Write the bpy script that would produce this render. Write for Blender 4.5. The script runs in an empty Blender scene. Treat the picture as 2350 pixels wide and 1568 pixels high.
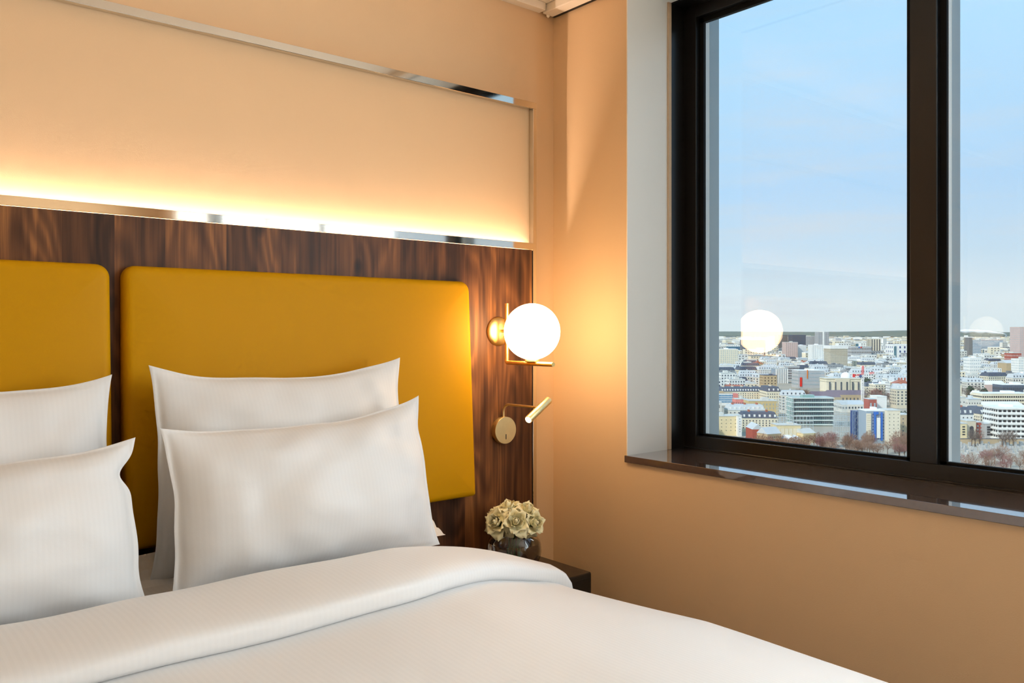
import bpy, bmesh, math, random
from mathutils import Vector, Matrix, noise

# ------------------------------------------------------------------ camera, sky, sun, exposure
SC = bpy.context.scene
COL = SC.collection
EYE = 1.32                       # camera height above the floor
CAMY = -2.35                     # the walnut headboard face is the plane y = 0
F = 1890.0                       # focal length in pixels of the 2350-wide frame
HOR = 760.0
cam_d = bpy.data.cameras.new('camera'); cam_d.sensor_width = 36.0
cam_d.lens = F / 2350.0 * 36.0
cam_d.shift_y = -24.0 / 2350.0
cam_d.clip_start = 0.05; cam_d.clip_end = 30000
cam = bpy.data.objects.new('camera', cam_d); COL.objects.link(cam)
cam.location = (0, CAMY, EYE)
cam.rotation_euler = (math.radians(90), 0, math.radians(-40))
SC.camera = cam
SC.view_settings.view_transform = 'Standard'
SC.view_settings.look = 'None'
SC.view_settings.gamma = 1.0
SC.view_settings.use_curve_mapping = False
SC.view_settings.exposure = 0.0
cy = SC.cycles
cy.use_denoising = True
cy.denoiser = 'OPENIMAGEDENOISE'
cy.use_adaptive_sampling = True; cy.adaptive_threshold = 0.08; cy.adaptive_min_samples = 10
cy.max_bounces = 8; cy.diffuse_bounces = 3; cy.glossy_bounces = 3
cy.transmission_bounces = 6; cy.transparent_max_bounces = 12
cy.sample_clamp_indirect = 6.0
cy.caustics_reflective = False; cy.caustics_refractive = True
cy.blur_glossy = 0.5

def lin(r, g, b):
    f = lambda c: (c / 255 / 12.92) if c / 255 <= 0.04045 else ((c / 255 + 0.055) / 1.055) ** 2.4
    return (f(r), f(g), f(b), 1.0)

def build_world():
    w = bpy.data.worlds.new('sky'); SC.world = w; w.use_nodes = True
    nt = w.node_tree; N = nt.nodes; L = nt.links; N.clear()
    out = N.new('ShaderNodeOutputWorld'); bg = N.new('ShaderNodeBackground')
    tc = N.new('ShaderNodeTexCoord'); sep = N.new('ShaderNodeSeparateXYZ')
    L.new(tc.outputs['Generated'], sep.inputs[0])
    rp = N.new('ShaderNodeValToRGB'); e = rp.color_ramp.elements
    e[0].position = 0.0; e[0].color = lin(214, 230, 236)
    e[1].position = 1.0; e[1].color = lin(120, 185, 240)
    for p, c in ((0.035, (218, 233, 240)), (0.085, (196, 222, 240)), (0.16, (178, 216, 248)), (0.32, (176, 222, 255))):
        x = e.new(p); x.color = lin(*c)
    L.new(sep.outputs['Z'], rp.inputs[0])
    # thin layered cloud near the horizon, wisps above
    mp = N.new('ShaderNodeMapping'); mp.inputs['Scale'].default_value = (3.0, 3.0, 26.0)
    L.new(tc.outputs['Generated'], mp.inputs[0])
    nz = N.new('ShaderNodeTexNoise'); nz.inputs['Scale'].default_value = 1.6; nz.inputs['Detail'].default_value = 5
    L.new(mp.outputs[0], nz.inputs['Vector'])
    cr = N.new('ShaderNodeMapRange'); cr.inputs[1].default_value = 0.47; cr.inputs[2].default_value = 0.72
    L.new(nz.outputs[0], cr.inputs[0])
    fall = N.new('ShaderNodeMapRange'); fall.inputs[1].default_value = 0.02; fall.inputs[2].default_value = 0.30
    fall.inputs[3].default_value = 0.75; fall.inputs[4].default_value = 0.22
    L.new(sep.outputs['Z'], fall.inputs[0])
    mu = N.new('ShaderNodeMath'); mu.operation = 'MULTIPLY'
    L.new(cr.outputs[0], mu.inputs[0]); L.new(fall.outputs[0], mu.inputs[1])
    mx = N.new('ShaderNodeMix'); mx.data_type = 'RGBA'
    L.new(mu.outputs[0], mx.inputs[0]); L.new(rp.outputs[0], mx.inputs[6]); mx.inputs[7].default_value = lin(206, 219, 230)
    L.new(mx.outputs[2], bg.inputs[0]); bg.inputs[1].default_value = 1.1
    L.new(bg.outputs[0], out.inputs[0])
build_world()

sd = bpy.data.lights.new('sun_offscreen', 'SUN'); sd.energy = 3.3; sd.angle = math.radians(4); sd.color = (1.0, 0.95, 0.87)
so = bpy.data.objects.new('sun_offscreen', sd); COL.objects.link(so)
so.rotation_euler = Vector((0.80, -0.05, -0.62)).to_track_quat('-Z', 'Y').to_euler()   # from behind the tower, never into the room

# daylight through the panes of the same window that run on beyond the picture's edge, just outside the glass
wd = bpy.data.lights.new('window_right_offscreen', 'AREA'); wd.shape = 'RECTANGLE'; wd.size = 2.55; wd.size_y = 1.55
wd.energy = 138.0; wd.color = (0.92, 0.97, 1.0)
wo = bpy.data.objects.new('window_right_offscreen', wd); COL.objects.link(wo)
wo.location = (2.66, -3.27, 1.72); wo.rotation_euler = (math.radians(90), 0, math.radians(90))

# ------------------------------------------------------------------ materials
MATS = {}
def mat(name, color=(0.8, 0.8, 0.8, 1), rough=0.6, metal=0.0, spec=0.5, emit=None, estr=0.0):
    m = bpy.data.materials.new(name); m.use_nodes = True
    b = m.node_tree.nodes['Principled BSDF']
    b.inputs['Base Color'].default_value = color if len(color) == 4 else (*color, 1)
    b.inputs['Roughness'].default_value = rough; b.inputs['Metallic'].default_value = metal
    b.inputs['Specular IOR Level'].default_value = spec
    if emit: b.inputs['Emission Color'].default_value = (*emit, 1); b.inputs['Emission Strength'].default_value = estr
    MATS[name] = m
    return m

def vary(m, scale=8, amount=0.08, bump=0.0, bscale=None, coords='Object', stretch=(1, 1, 1), detail=4, blen=0.002):
    """fine tonal mottling and relief on a principled material"""
    nt = m.node_tree; N = nt.nodes; L = nt.links; b = N['Principled BSDF']
    tc = N.new('ShaderNodeTexCoord'); mp = N.new('ShaderNodeMapping'); mp.inputs['Scale'].default_value = stretch
    L.new(tc.outputs[coords], mp.inputs[0])
    nz = N.new('ShaderNodeTexNoise'); nz.inputs['Scale'].default_value = scale; nz.inputs['Detail'].default_value = detail
    L.new(mp.outputs[0], nz.inputs['Vector'])
    c = b.inputs['Base Color'].default_value[:]
    mx = N.new('ShaderNodeMix'); mx.data_type = 'RGBA'
    mx.inputs[6].default_value = tuple(x * (1 - amount) for x in c[:3]) + (1,)
    mx.inputs[7].default_value = tuple(min(1, x * (1 + amount)) for x in c[:3]) + (1,)
    L.new(nz.outputs[0], mx.inputs[0]); L.new(mx.outputs[2], b.inputs['Base Color'])
    if bump:
        n2 = N.new('ShaderNodeTexNoise'); n2.inputs['Scale'].default_value = bscale or scale * 20; n2.inputs['Detail'].default_value = 3
        L.new(mp.outputs[0], n2.inputs['Vector'])
        bp = N.new('ShaderNodeBump'); bp.inputs['Strength'].default_value = bump; bp.inputs['Distance'].default_value = blen
        L.new(n2.outputs[0], bp.inputs['Height']); L.new(bp.outputs[0], b.inputs['Normal'])
    return m

M_WALL = vary(mat('wall_paint', lin(232, 197, 155), 0.75, spec=0.25), 3, 0.02, 0.12, 260)
M_NICHE = vary(mat('niche_fabric', lin(233, 197, 155), 0.8, spec=0.2), 3, 0.02, 0.10, 400)
M_REVEAL = vary(mat('reveal_paint', lin(246, 243, 235), 0.45, spec=0.4), 3, 0.015)
M_CEIL = vary(mat('ceiling_paint', lin(250, 236, 216), 0.8, spec=0.2), 3, 0.02)
M_CARPET = vary(mat('carpet', lin(110, 98, 88), 0.95, spec=0.1), 90, 0.3, 0.6, 300)
M_BLACKAL = vary(mat('dark_bronze_aluminium', lin(22, 19, 18), 0.30, 0.0, 0.5), 30, 0.06)
M_GASKET = mat('rubber_gasket', lin(14, 13, 12), 0.7, spec=0.2)
M_BEAD = vary(mat('timber_bead', lin(214, 184, 150), 0.6), 40, 0.08)
M_SILL = vary(mat('polished_dark_stone', lin(100, 82, 73), 0.045, 0.0, 0.8), 60, 0.12)
M_SILL.node_tree.nodes['Principled BSDF'].inputs['Coat Weight'].default_value = 1.0
M_SILL.node_tree.nodes['Principled BSDF'].inputs['Coat IOR'].default_value = 1.6
M_SILL.node_tree.nodes['Principled BSDF'].inputs['Coat Roughness'].default_value = 0.03
M_CHROME = vary(mat('polished_nickel', (0.78, 0.73, 0.66), 0.06, 1.0), 20, 0.03)
M_BRASS = vary(mat('satin_brass', (0.80, 0.55, 0.20), 0.34, 1.0), 60, 0.06, 0.05, 900)
M_BRASSD = vary(mat('brushed_brass', (0.82, 0.66, 0.33), 0.38, 1.0), 60, 0.06, 0.05, 900)
M_LEATHER = vary(mat('mustard_leather', lin(198, 142, 3), 0.5, 0.0, 0.10), 5, 0.03, 0.10, 900)
M_BLACKMET = vary(mat('black_lacquered_steel', lin(30, 27, 25), 0.35, 0.0, 0.45), 30, 0.1)
M_BLACK = mat('black_plastic', lin(10, 10, 10), 0.5)
M_TABLETOP = vary(mat('dark_bronze_top', lin(62, 50, 40), 0.36, 0.0, 0.5), 40, 0.1)
M_ALU = vary(mat('anodised_facade', lin(150, 162, 166), 0.45, 0.35, 0.5), 12, 0.05)
M_FACW = vary(mat('white_facade_panel', lin(225, 228, 226), 0.6), 10, 0.03)
M_STEM = vary(mat('rose_stem', lin(70, 105, 40), 0.5), 60, 0.2)
M_BED = vary(mat('bed_base_fabric', lin(70, 62, 56), 0.85, spec=0.2), 80, 0.15, 0.4, 400)

def fabric(name, color, axis, period=0.011, amt=0.012):
    """white satin-stripe cotton: narrow woven stripes along one object axis"""
    m = mat(name, color, 0.62, spec=0.25)
    nt = m.node_tree; N = nt.nodes; L = nt.links; b = N['Principled BSDF']
    b.inputs['Sheen Weight'].default_value = 0.25; b.inputs['Sheen Roughness'].default_value = 0.4
    tc = N.new('ShaderNodeTexCoord'); sp = N.new('ShaderNodeSeparateXYZ'); L.new(tc.outputs['Object'], sp.inputs[0])
    mu = N.new('ShaderNodeMath'); mu.operation = 'MULTIPLY'; mu.inputs[1].default_value = 2 * math.pi / period
    L.new(sp.outputs[axis], mu.inputs[0])
    sn = N.new('ShaderNodeMath'); sn.operation = 'SINE'; L.new(mu.outputs[0], sn.inputs[0])
    mr = N.new('ShaderNodeMapRange'); mr.inputs[1].default_value = -0.25; mr.inputs[2].default_value = 0.25; L.new(sn.outputs[0], mr.inputs[0])
    mx = N.new('ShaderNodeMix'); mx.data_type = 'RGBA'
    mx.inputs[6].default_value = tuple(c * (1 - amt) for c in color[:3]) + (1,); mx.inputs[7].default_value = color
    L.new(mr.outputs[0], mx.inputs[0]); L.new(mx.outputs[2], b.inputs['Base Color'])
    m2 = N.new('ShaderNodeMapRange'); m2.inputs[3].default_value = 0.66; m2.inputs[4].default_value = 0.50
    L.new(mr.outputs[0], m2.inputs[0]); L.new(m2.outputs[0], b.inputs['Roughness'])
    nz = N.new('ShaderNodeTexNoise'); nz.inputs['Scale'].default_value = 14; nz.inputs['Detail'].default_value = 5
    L.new(tc.outputs['Object'], nz.inputs['Vector'])
    bp = N.new('ShaderNodeBump'); bp.inputs['Strength'].default_value = 0.12; bp.inputs['Distance'].default_value = 0.01
    L.new(nz.outputs[0], bp.inputs['Height']); L.new(bp.outputs[0], b.inputs['Normal'])
    return m
WHITE = lin(227, 226, 225)
M_PILLOW = fabric('pillow_cotton', WHITE, 'X')
M_DUVET = fabric('duvet_cotton', WHITE, 'X', 0.012)
M_SHEET = fabric('sheet_cotton', lin(224, 220, 216), 'X', 0.012)

def wood_mat():
    m = mat('walnut_veneer', (0.2, 0.1, 0.05), 0.45, spec=0.22)
    nt = m.node_tree; N = nt.nodes; L = nt.links; b = N['Principled BSDF']
    tc = N.new('ShaderNodeTexCoord'); sp = N.new('ShaderNodeSeparateXYZ'); L.new(tc.outputs['Object'], sp.inputs[0])
    def math_(op, a, v=None):
        n = N.new('ShaderNodeMath'); n.operation = op
        for i, x in enumerate((a, v)):
            if x is None: continue
            if isinstance(x, (int, float)): n.inputs[i].default_value = x
            else: L.new(x, n.inputs[i])
        return n.outputs[0]
    def comb(x, y, z):
        c = N.new('ShaderNodeCombineXYZ')
        for i, v in enumerate((x, y, z)):
            if isinstance(v, (int, float)): c.inputs[i].default_value = v
            else: L.new(v, c.inputs[i])
        return c.outputs[0]
    def tex(vec, scale, detail=4, rough=0.55):
        n = N.new('ShaderNodeTexNoise'); n.inputs['Scale'].default_value = scale; n.inputs['Detail'].default_value = detail
        n.inputs['Roughness'].default_value = rough; L.new(vec, n.inputs['Vector']); return n.outputs[0]
    # veneer leaves of uneven width
    wob = math_('MULTIPLY', tex(comb(sp.outputs[0], 0.0, 0.0), 2.2, 1), 1.4)
    leaf = math_('FLOOR', math_('ADD', math_('MULTIPLY', sp.outputs[0], 7.0), wob))
    wn = N.new('ShaderNodeTexWhiteNoise'); wn.noise_dimensions = '1D'; L.new(leaf, wn.inputs['W'])
    off = math_('MULTIPLY', wn.outputs['Value'], 30.0)
    # growth rings: contour lines of a field stretched along the grain
    field = tex(comb(math_('MULTIPLY', sp.outputs[0], 5.0), off, math_('MULTIPLY', sp.outputs[2], 1.15)), 1.0, 2, 0.4)
    fine = tex(comb(math_('MULTIPLY', sp.outputs[0], 90.0), off, math_('MULTIPLY', sp.outputs[2], 2.5)), 1.0, 5, 0.65)
    rings = math_('SINE', math_('ADD', math_('MULTIPLY', field, 95.0), math_('MULTIPLY', fine, 3.0)))
    ringn = math_('ADD', math_('MULTIPLY', rings, 0.13), 0.5)
    streak = tex(comb(math_('MULTIPLY', sp.outputs[0], 22.0), off, math_('MULTIPLY', sp.outputs[2], 0.7)), 1.0, 4, 0.6)
    v = math_('ADD', math_('MULTIPLY', ringn, 0.45), math_('MULTIPLY', streak, 0.75))
    v = math_('ADD', v, math_('MULTIPLY', math_('SUBTRACT', fine, 0.5), 0.30))
    v = math_('ADD', v, math_('MULTIPLY', math_('SUBTRACT', wn.outputs['Value'], 0.5), 0.16))
    # small dark knots
    vo = N.new('ShaderNodeTexVoronoi'); vo.inputs['Scale'].default_value = 1.0
    L.new(comb(math_('MULTIPLY', sp.outputs[0], 7.0), 0.0, math_('MULTIPLY', sp.outputs[2], 4.0)), vo.inputs['Vector'])
    kn = N.new('ShaderNodeMapRange'); kn.inputs[1].default_value = 0.03; kn.inputs[2].default_value = 0.13
    kn.inputs[3].default_value = 0.22; kn.inputs[4].default_value = 0.0
    L.new(vo.outputs['Distance'], kn.inputs[0]); v = math_('SUBTRACT', v, kn.outputs[0])
    rp = N.new('ShaderNodeValToRGB'); e = rp.color_ramp.elements
    e[0].position = 0.30; e[0].color = lin(32, 18, 11); e[1].position = 0.88; e[1].color = lin(170, 112, 62)
    for p, c in ((0.46, (62, 37, 22)), (0.58, (86, 53, 31)), (0.70, (112, 71, 41))):
        x = e.new(p); x.color = lin(*c)
    L.new(v, rp.inputs[0]); L.new(rp.outputs[0], b.inputs['Base Color'])
    bp = N.new('ShaderNodeBump'); bp.inputs['Strength'].default_value = 0.12; bp.inputs['Distance'].default_value = 0.001
    L.new(fine, bp.inputs['Height']); L.new(bp.outputs[0], b.inputs['Normal'])
    return m
M_WOOD = wood_mat()

def glass_pane_mat():
    m = bpy.data.materials.new('window_glass'); m.use_nodes = True
    nt = m.node_tree; N = nt.nodes; L = nt.links; N.clear()
    out = N.new('ShaderNodeOutputMaterial'); mx = N.new('ShaderNodeMixShader'); tr = N.new('ShaderNodeBsdfTransparent')
    gl = N.new('ShaderNodeBsdfGlossy'); gl.inputs['Roughness'].default_value = 0.012; gl.inputs['Color'].default_value = (1, 1, 1, 1)
    fr = N.new('ShaderNodeFresnel'); fr.inputs['IOR'].default_value = 1.5
    tr.inputs['Color'].default_value = (0.985, 0.992, 0.99, 1)
    ge = N.new('ShaderNodeNewGeometry'); mr = N.new('ShaderNodeMapRange')          # same reflectance on entering and leaving the sheet
    mr.inputs[3].default_value = 1.5; mr.inputs[4].default_value = 1 / 1.5
    L.new(ge.outputs['Backfacing'], mr.inputs[0]); L.new(mr.outputs[0], fr.inputs['IOR'])
    L.new(fr.outputs[0], mx.inputs[0]); L.new(tr.outputs[0], mx.inputs[1]); L.new(gl.outputs[0], mx.inputs[2])
    L.new(mx.outputs[0], out.inputs[0])
    return m
M_PANE = glass_pane_mat()

def solid_glass(name, color, ior, rough=0.0):
    m = bpy.data.materials.new(name); m.use_nodes = True
    b = m.node_tree.nodes['Principled BSDF']
    b.inputs['Base Color'].default_value = color; b.inputs['Roughness'].default_value = rough
    b.inputs['Transmission Weight'].default_value = 1.0; b.inputs['IOR'].default_value = ior
    return m
M_GLASS = solid_glass('clear_glass', (0.98, 0.985, 0.975, 1), 1.45)
M_WATER = solid_glass('water', (0.985, 0.99, 0.98, 1), 1.33)

M_GLOBE = mat('opal_glass_lit', (0.95, 0.93, 0.88), 0.25, emit=(1.0, 0.68, 0.37), estr=20.0)
M_LED = mat('led_diffuser', (0.9, 0.9, 0.85), 0.5, emit=(1.0, 0.75, 0.57), estr=175.0)
M_BULB = mat('spot_lens_lit', (0.9, 0.9, 0.85), 0.3, emit=(1.0, 0.72, 0.38), estr=18.0)
M_GLOBED = mat('opal_glass_dimmed', (0.95, 0.93, 0.88), 0.25, emit=(1.0, 0.66, 0.34), estr=1.6)

# ------------------------------------------------------------------ mesh helpers
def link(name, me, parent=None, m=None):
    o = bpy.data.objects.new(name, me); COL.objects.link(o)
    if m is not None and me is not None and not me.materials: me.materials.append(m)
    if parent is not None: o.parent = parent
    return o
def tag(o, label=None, cat=None, group=None, kind=None):
    if label: o['label'] = label
    if cat: o['category'] = cat
    if group: o['group'] = group
    if kind: o['kind'] = kind
    return o
def thing(name, label, cat, loc=(0, 0, 0), rz=0.0, group=None):
    o = bpy.data.objects.new(name, None); COL.objects.link(o); o.empty_display_size = 0.1
    o.location = loc; o.rotation_euler = (0, 0, rz)
    return tag(o, label, cat, group)
def done(name, bm, m, parent=None, smooth=False, loc=None):
    bmesh.ops.recalc_face_normals(bm, faces=bm.faces)
    me = bpy.data.meshes.new(name); bm.to_mesh(me); bm.free()
    if smooth:
        for p in me.polygons: p.use_smooth = True
    o = link(name, me, parent, m)
    if loc: o.location = loc
    return o
def add_box(bm, x0, x1, y0, y1, z0, z1, bev=0.0, seg=2):
    r = bmesh.ops.create_cube(bm, size=1.0)
    vs = r['verts']
    for v in vs:
        v.co = Vector(((x0 + x1) / 2 + v.co.x * (x1 - x0), (y0 + y1) / 2 + v.co.y * (y1 - y0), (z0 + z1) / 2 + v.co.z * (z1 - z0)))
    if bev:
        es = list({e for v in vs for e in v.link_edges})
        bmesh.ops.bevel(bm, geom=es, offset=bev, segments=seg, affect='EDGES', profile=0.5)
    return bm
def box(name, x0, x1, y0, y1, z0, z1, m, parent=None, bev=0.0, seg=2):
    return done(name, add_box(bmesh.new(), x0, x1, y0, y1, z0, z1, bev, seg), m, parent)
def add_tube(bm, pts, rad, seg=16, caps=True):
    pts = [Vector(p) for p in pts]; rings = []
    n = len(pts)
    up = None
    for i, p in enumerate(pts):
        d = (pts[min(i + 1, n - 1)] - pts[max(i - 1, 0)]).normalized()
        if up is None:
            up = Vector((0, 0, 1)) if abs(d.z) < 0.9 else Vector((1, 0, 0))
        a = d.cross(up).normalized(); b2 = a.cross(d).normalized(); up = b2
        r = rad[i] if isinstance(rad, (list, tuple)) else rad
        rings.append([bm.verts.new(p + a * math.cos(t) * r + b2 * math.sin(t) * r) for t in [2 * math.pi * k / seg for k in range(seg)]])
    for i in range(n - 1):
        for k in range(seg):
            bm.faces.new((rings[i][k], rings[i][(k + 1) % seg], rings[i + 1][(k + 1) % seg], rings[i + 1][k]))
    if caps:
        bm.faces.new(rings[0]); bm.faces.new(rings[-1])
    return bm
def add_lathe(bm, prof, seg=48, center=(0, 0, 0), axis='Z', close=False):
    c = Vector(center); rings = []
    for r, h in prof:
        ring = []
        if r < 1e-6:
            p = Vector((0, 0, h)); ring = [p]
        else:
            ring = [Vector((r * math.cos(2 * math.pi * k / seg), r * math.sin(2 * math.pi * k / seg), h)) for k in range(seg)]
        if axis == 'Y': ring = [Vector((p.x, p.z, p.y)) for p in ring]
        rings.append([bm.verts.new(c + p) for p in ring])
    pairs = list(zip(rings[:-1], rings[1:]))
    if close: pairs.append((rings[-1], rings[0]))
    for a, b2 in pairs:
        for k in range(seg):
            k2 = (k + 1) % seg
            if len(a) == 1 and len(b2) == 1: continue
            if len(a) == 1: bm.faces.new((a[0], b2[k], b2[k2]))
            elif len(b2) == 1: bm.faces.new((a[k], a[k2], b2[0]))
            else: bm.faces.new((a[k], a[k2], b2[k2], b2[k]))
    return bm
def add_grid(bm, pts, closed_u=False):
    """pts[i][j] -> quad sheet"""
    V = [[bm.verts.new(p) for p in row] for row in pts]
    nu = len(V)
    for i in range(nu if closed_u else nu - 1):
        for j in range(len(V[0]) - 1):
            bm.faces.new((V[i][j], V[(i + 1) % nu][j], V[(i + 1) % nu][j + 1], V[i][j + 1]))
    return V
def shade_sharp(o, ang=35):
    me = o.data
    for p in me.polygons: p.use_smooth = True
    try: me.set_sharp_from_angle(angle=math.radians(ang))
    except Exception: pass
    return o

# ------------------------------------------------------------------ room shell
ROOM_L = -2.05; WALLX = 2.247; ROOM_B = -5.1; CEIL = 2.605; WALLY = 0.070   # headboard panel stands 7 cm proud of the wall
NL, NR = -0.888, 2.074             # niche and headboard extent
WOODTOP = 1.629; NB = 1.654; NTI = 2.166; NTO = 2.190
FW = 0.0175                         # frame member width at the sides
def structure(o): return tag(o, kind='structure')

bm = bmesh.new()
add_box(bm, ROOM_L, WALLX + 0.5, WALLY, WALLY + 0.15, 0.0, CEIL)
add_box(bm, NL - FW + 0.001, NR + FW - 0.001, 0.022, WALLY + 0.01, 0.0, NTO - 0.001)      # boxed-out carrier behind panel and niche
wall_back = structure(done('wall_back', bm, M_WALL))
tag(wall_back, 'warm beige painted wall behind the bed')
nb = box('niche_panel', NL, NR, 0.0200, 0.0222, NB - 0.06, NTI + 0.02, M_NICHE, wall_back)

fl = structure(box('floor', ROOM_L - 0.1, WALLX + 0.5, ROOM_B - 0.1, 0.2, -0.1, 0.0, M_CARPET))
ce = structure(box('ceiling', ROOM_L - 0.1, 2.609, ROOM_B - 0.1, 0.22, CEIL, CEIL + 0.25, M_CEIL))
structure(box('wall_left', ROOM_L - 0.1, ROOM_L, ROOM_B, 0.2, 0, CEIL, M_WALL))
structure(box('wall_front', ROOM_L - 0.1, WALLX + 0.5, ROOM_B - 0.1, ROOM_B, 0, CEIL, M_WALL))

# window opening along the right wall
WY0 = -0.3235                       # reveal next to the corner
WY1 = -4.62
SILLZ = EYE - 0.452; SILLT = 0.0246; REVX = 2.484; FRX = 2.568; GLX = 2.594; PNX = 2.597; SOFF = EYE + 1.2543
bm = bmesh.new()
add_box(bm, WALLX, REVX + 0.125, WY0 + 0.002, WALLY + 0.01, 0, CEIL)       # corner pier
add_box(bm, WALLX, REVX + 0.125, ROOM_B, WY1, 0, CEIL)
add_box(bm, WALLX, REVX + 0.125, WY1, WY0 + 0.002, 0, SILLZ - SILLT)
add_box(bm, WALLX, REVX + 0.125, WY1, WY0 + 0.002, SOFF, CEIL)
wall_right = structure(done('wall_right', bm, M_WALL))
rv = box('reveal_lining', WALLX - 0.0015, REVX, WY0 - 0.003, WY0 + 0.001, SILLZ, SOFF, M_REVEAL, wall_right)
box('reveal_lining', WALLX - 0.0015, REVX, WY1 - 0.001, WY1 + 0.003, SILLZ, SOFF, M_REVEAL, wall_right)
box('soffit_lining', WALLX - 0.001, REVX, WY1, WY0, SOFF - 0.002, SOFF + 0.002, M_REVEAL, wall_right)
box('timber_bead', REVX - 0.014, REVX + 0.004, WY0 - 0.010, WY0 - 0.002, SILLZ, SOFF, M_BEAD, wall_right, 0.002)

sill = box('window_sill', WALLX - 0.012, FRX + 0.01, WY1 + 0.004, WY0 - 0.0035 + 0.006, SILLZ - SILLT, SILLZ, M_SILL, None, 0.0015)
tag(sill, 'polished dark brown stone sill beneath the window', kind='structure'); sill.name = 'trim_1'

def build_window():
    w = bpy.data.objects.new('window_1', None); COL.objects.link(w); w.location = (FRX, WY0, SILLZ)
    tag(w, 'tall black aluminium window overlooking the city', kind='structure')
    off = Vector((-FRX, -WY0, -SILLZ))
    def part(name, bm, m, smooth=False):
        o = done(name, bm, m, w); o.location = off; return o
    ZB, ZT = SILLZ, SOFF
    FB = EYE - 0.4016              # inner edge of the bottom rail
    FT = EYE + 1.2028
    edges = [(WY0, WY0 - 0.062)]
    # jambs (black side lining + frame face)
    bm = bmesh.new(); add_box(bm, REVX + 0.004, FRX, WY0 - 0.008, WY0 + 0.002, ZB, ZT, 0.001); part('jamb_lining', bm, M_BLACKAL)
    bm = bmesh.new(); add_box(bm, REVX + 0.004, FRX, WY1 - 0.002, WY1 + 0.008, ZB, ZT, 0.001); part('jamb_lining', bm, M_BLACKAL)
    bm = bmesh.new(); add_box(bm, FRX, FRX + 0.045, WY0 - 0.062, WY0 + 0.02, ZB - 0.02, ZT + 0.01, 0.0015); part('jamb', bm, M_BLACKAL)
    bm = bmesh.new(); add_box(bm, FRX, FRX + 0.045, WY1 - 0.02, WY1 + 0.062, ZB - 0.02, ZT + 0.01, 0.0015); part('jamb', bm, M_BLACKAL)
    bm = bmesh.new(); add_box(bm, FRX + 0.0004, FRX + 0.045, WY1, WY0, ZB - 0.02, FB, 0.0015)
    add_box(bm, FRX - 0.006, FRX + 0.004, WY1 + 0.01, WY0 - 0.008, ZB, ZB + 0.006, 0.001); part('bottom_rail', bm, M_BLACKAL)
    bm = bmesh.new(); add_box(bm, FRX + 0.0004, FRX + 0.045, WY1, WY0, FT, ZT + 0.01, 0.0015)
    add_box(bm, REVX + 0.004, FRX + 0.002, WY1, WY0 - 0.006, ZT - 0.006, ZT + 0.002); part('top_rail', bm, M_BLACKAL)
    muls = [(-1.1936, -1.2752), (-2.72, -2.80), (-3.62, -3.70)]
    for a, b in muls:
        bm = bmesh.new(); add_box(bm, FRX - 0.0004, FRX + 0.045, b, a, FB - 0.002, FT + 0.002, 0.004); part('mullion', bm, M_BLACKAL)
    ys = [WY0 - 0.062]
    for a, b in muls: ys += [a, b]
    ys.append(WY1 + 0.062)
    g = 0.0185
    for i in range(0, len(ys), 2):
        a, b = ys[i], ys[i + 1]          # a > b
        bm = bmesh.new()
        add_box(bm, GLX - 0.002, GLX + 0.016, a - g, a + 0.002, FB, FT)
        add_box(bm, GLX - 0.002, GLX + 0.016, b - 0.002, b + g, FB, FT)
        add_box(bm, GLX - 0.002, GLX + 0.016, b, a, FB - 0.002, FB + 0.008)
        add_box(bm, GLX - 0.002, GLX + 0.016, b, a, FT - g, FT + 0.002)
        part('glazing_gasket', bm, M_GASKET)
        bm = bmesh.new(); add_box(bm, PNX, PNX + 0.006, b + 0.006, a - 0.006, FB + 0.006, FT - 0.006); part('pane', bm, M_PANE)
        bm = bmesh.new()                                     # white bead, then the grey facade fin outside the glass
        add_box(bm, PNX + 0.008, PNX + 0.030, a - 0.019, a + 0.004, FB - 0.05, FT + 0.05)
        add_box(bm, PNX + 0.008, PNX + 0.030, b - 0.004, b + 0.019, FB - 0.05, FT + 0.05); part('outer_bead', bm, M_FACW)
        bm = bmesh.new()
        add_box(bm, PNX + 0.030, PNX + 0.092, a - 0.0195, a + 0.004, FB - 0.3, FT + 0.3, 0.002)
        add_box(bm, PNX + 0.030, PNX + 0.092, b - 0.004, b + 0.0195, FB - 0.3, FT + 0.3, 0.002); part('facade_fin', bm, M_ALU)
    return w
build_window()

# ceiling edge: flat trim on the headboard wall, curtain track along the window wall
bm = bmesh.new(); add_box(bm, ROOM_L, WALLX - 0.075, WALLY - 0.038, WALLY + 0.002, CEIL - 0.030, CEIL, 0.002)
t2 = structure(done('trim_2', bm, M_CEIL)); tag(t2, 'flat painted ceiling trim above the bed wall')
tr = bpy.data.objects.new('trim_3', None); COL.objects.link(tr); tr.location = (WALLX - 0.03, -0.02, CEIL)
tag(tr, 'painted curtain track along the ceiling above the window', kind='structure')
o = box('track_rail', WALLX - 0.068, WALLX - 0.008, -4.9, WALLY - 0.010, CEIL - 0.034, CEIL, M_CEIL, tr, 0.004); o.location = -tr.location
o = box('track_slot', WALLX - 0.016, WALLX - 0.0035, -4.9, WALLY - 0.012, CEIL - 0.0352, CEIL - 0.002, M_BLACK, tr); o.location = -tr.location
bm = bmesh.new(); add_tube(bm, [(WALLX - 0.045, WALLY - 0.018, CEIL - 0.03), (WALLX - 0.045, WALLY - 0.018, CEIL - 0.040), (WALLX - 0.045, WALLY - 0.018, CEIL - 0.046)], [0.008, 0.007, 0.002], 12)
o = done('track_end_stop', bm, M_CEIL, tr, True); o.location = -tr.location

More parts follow.
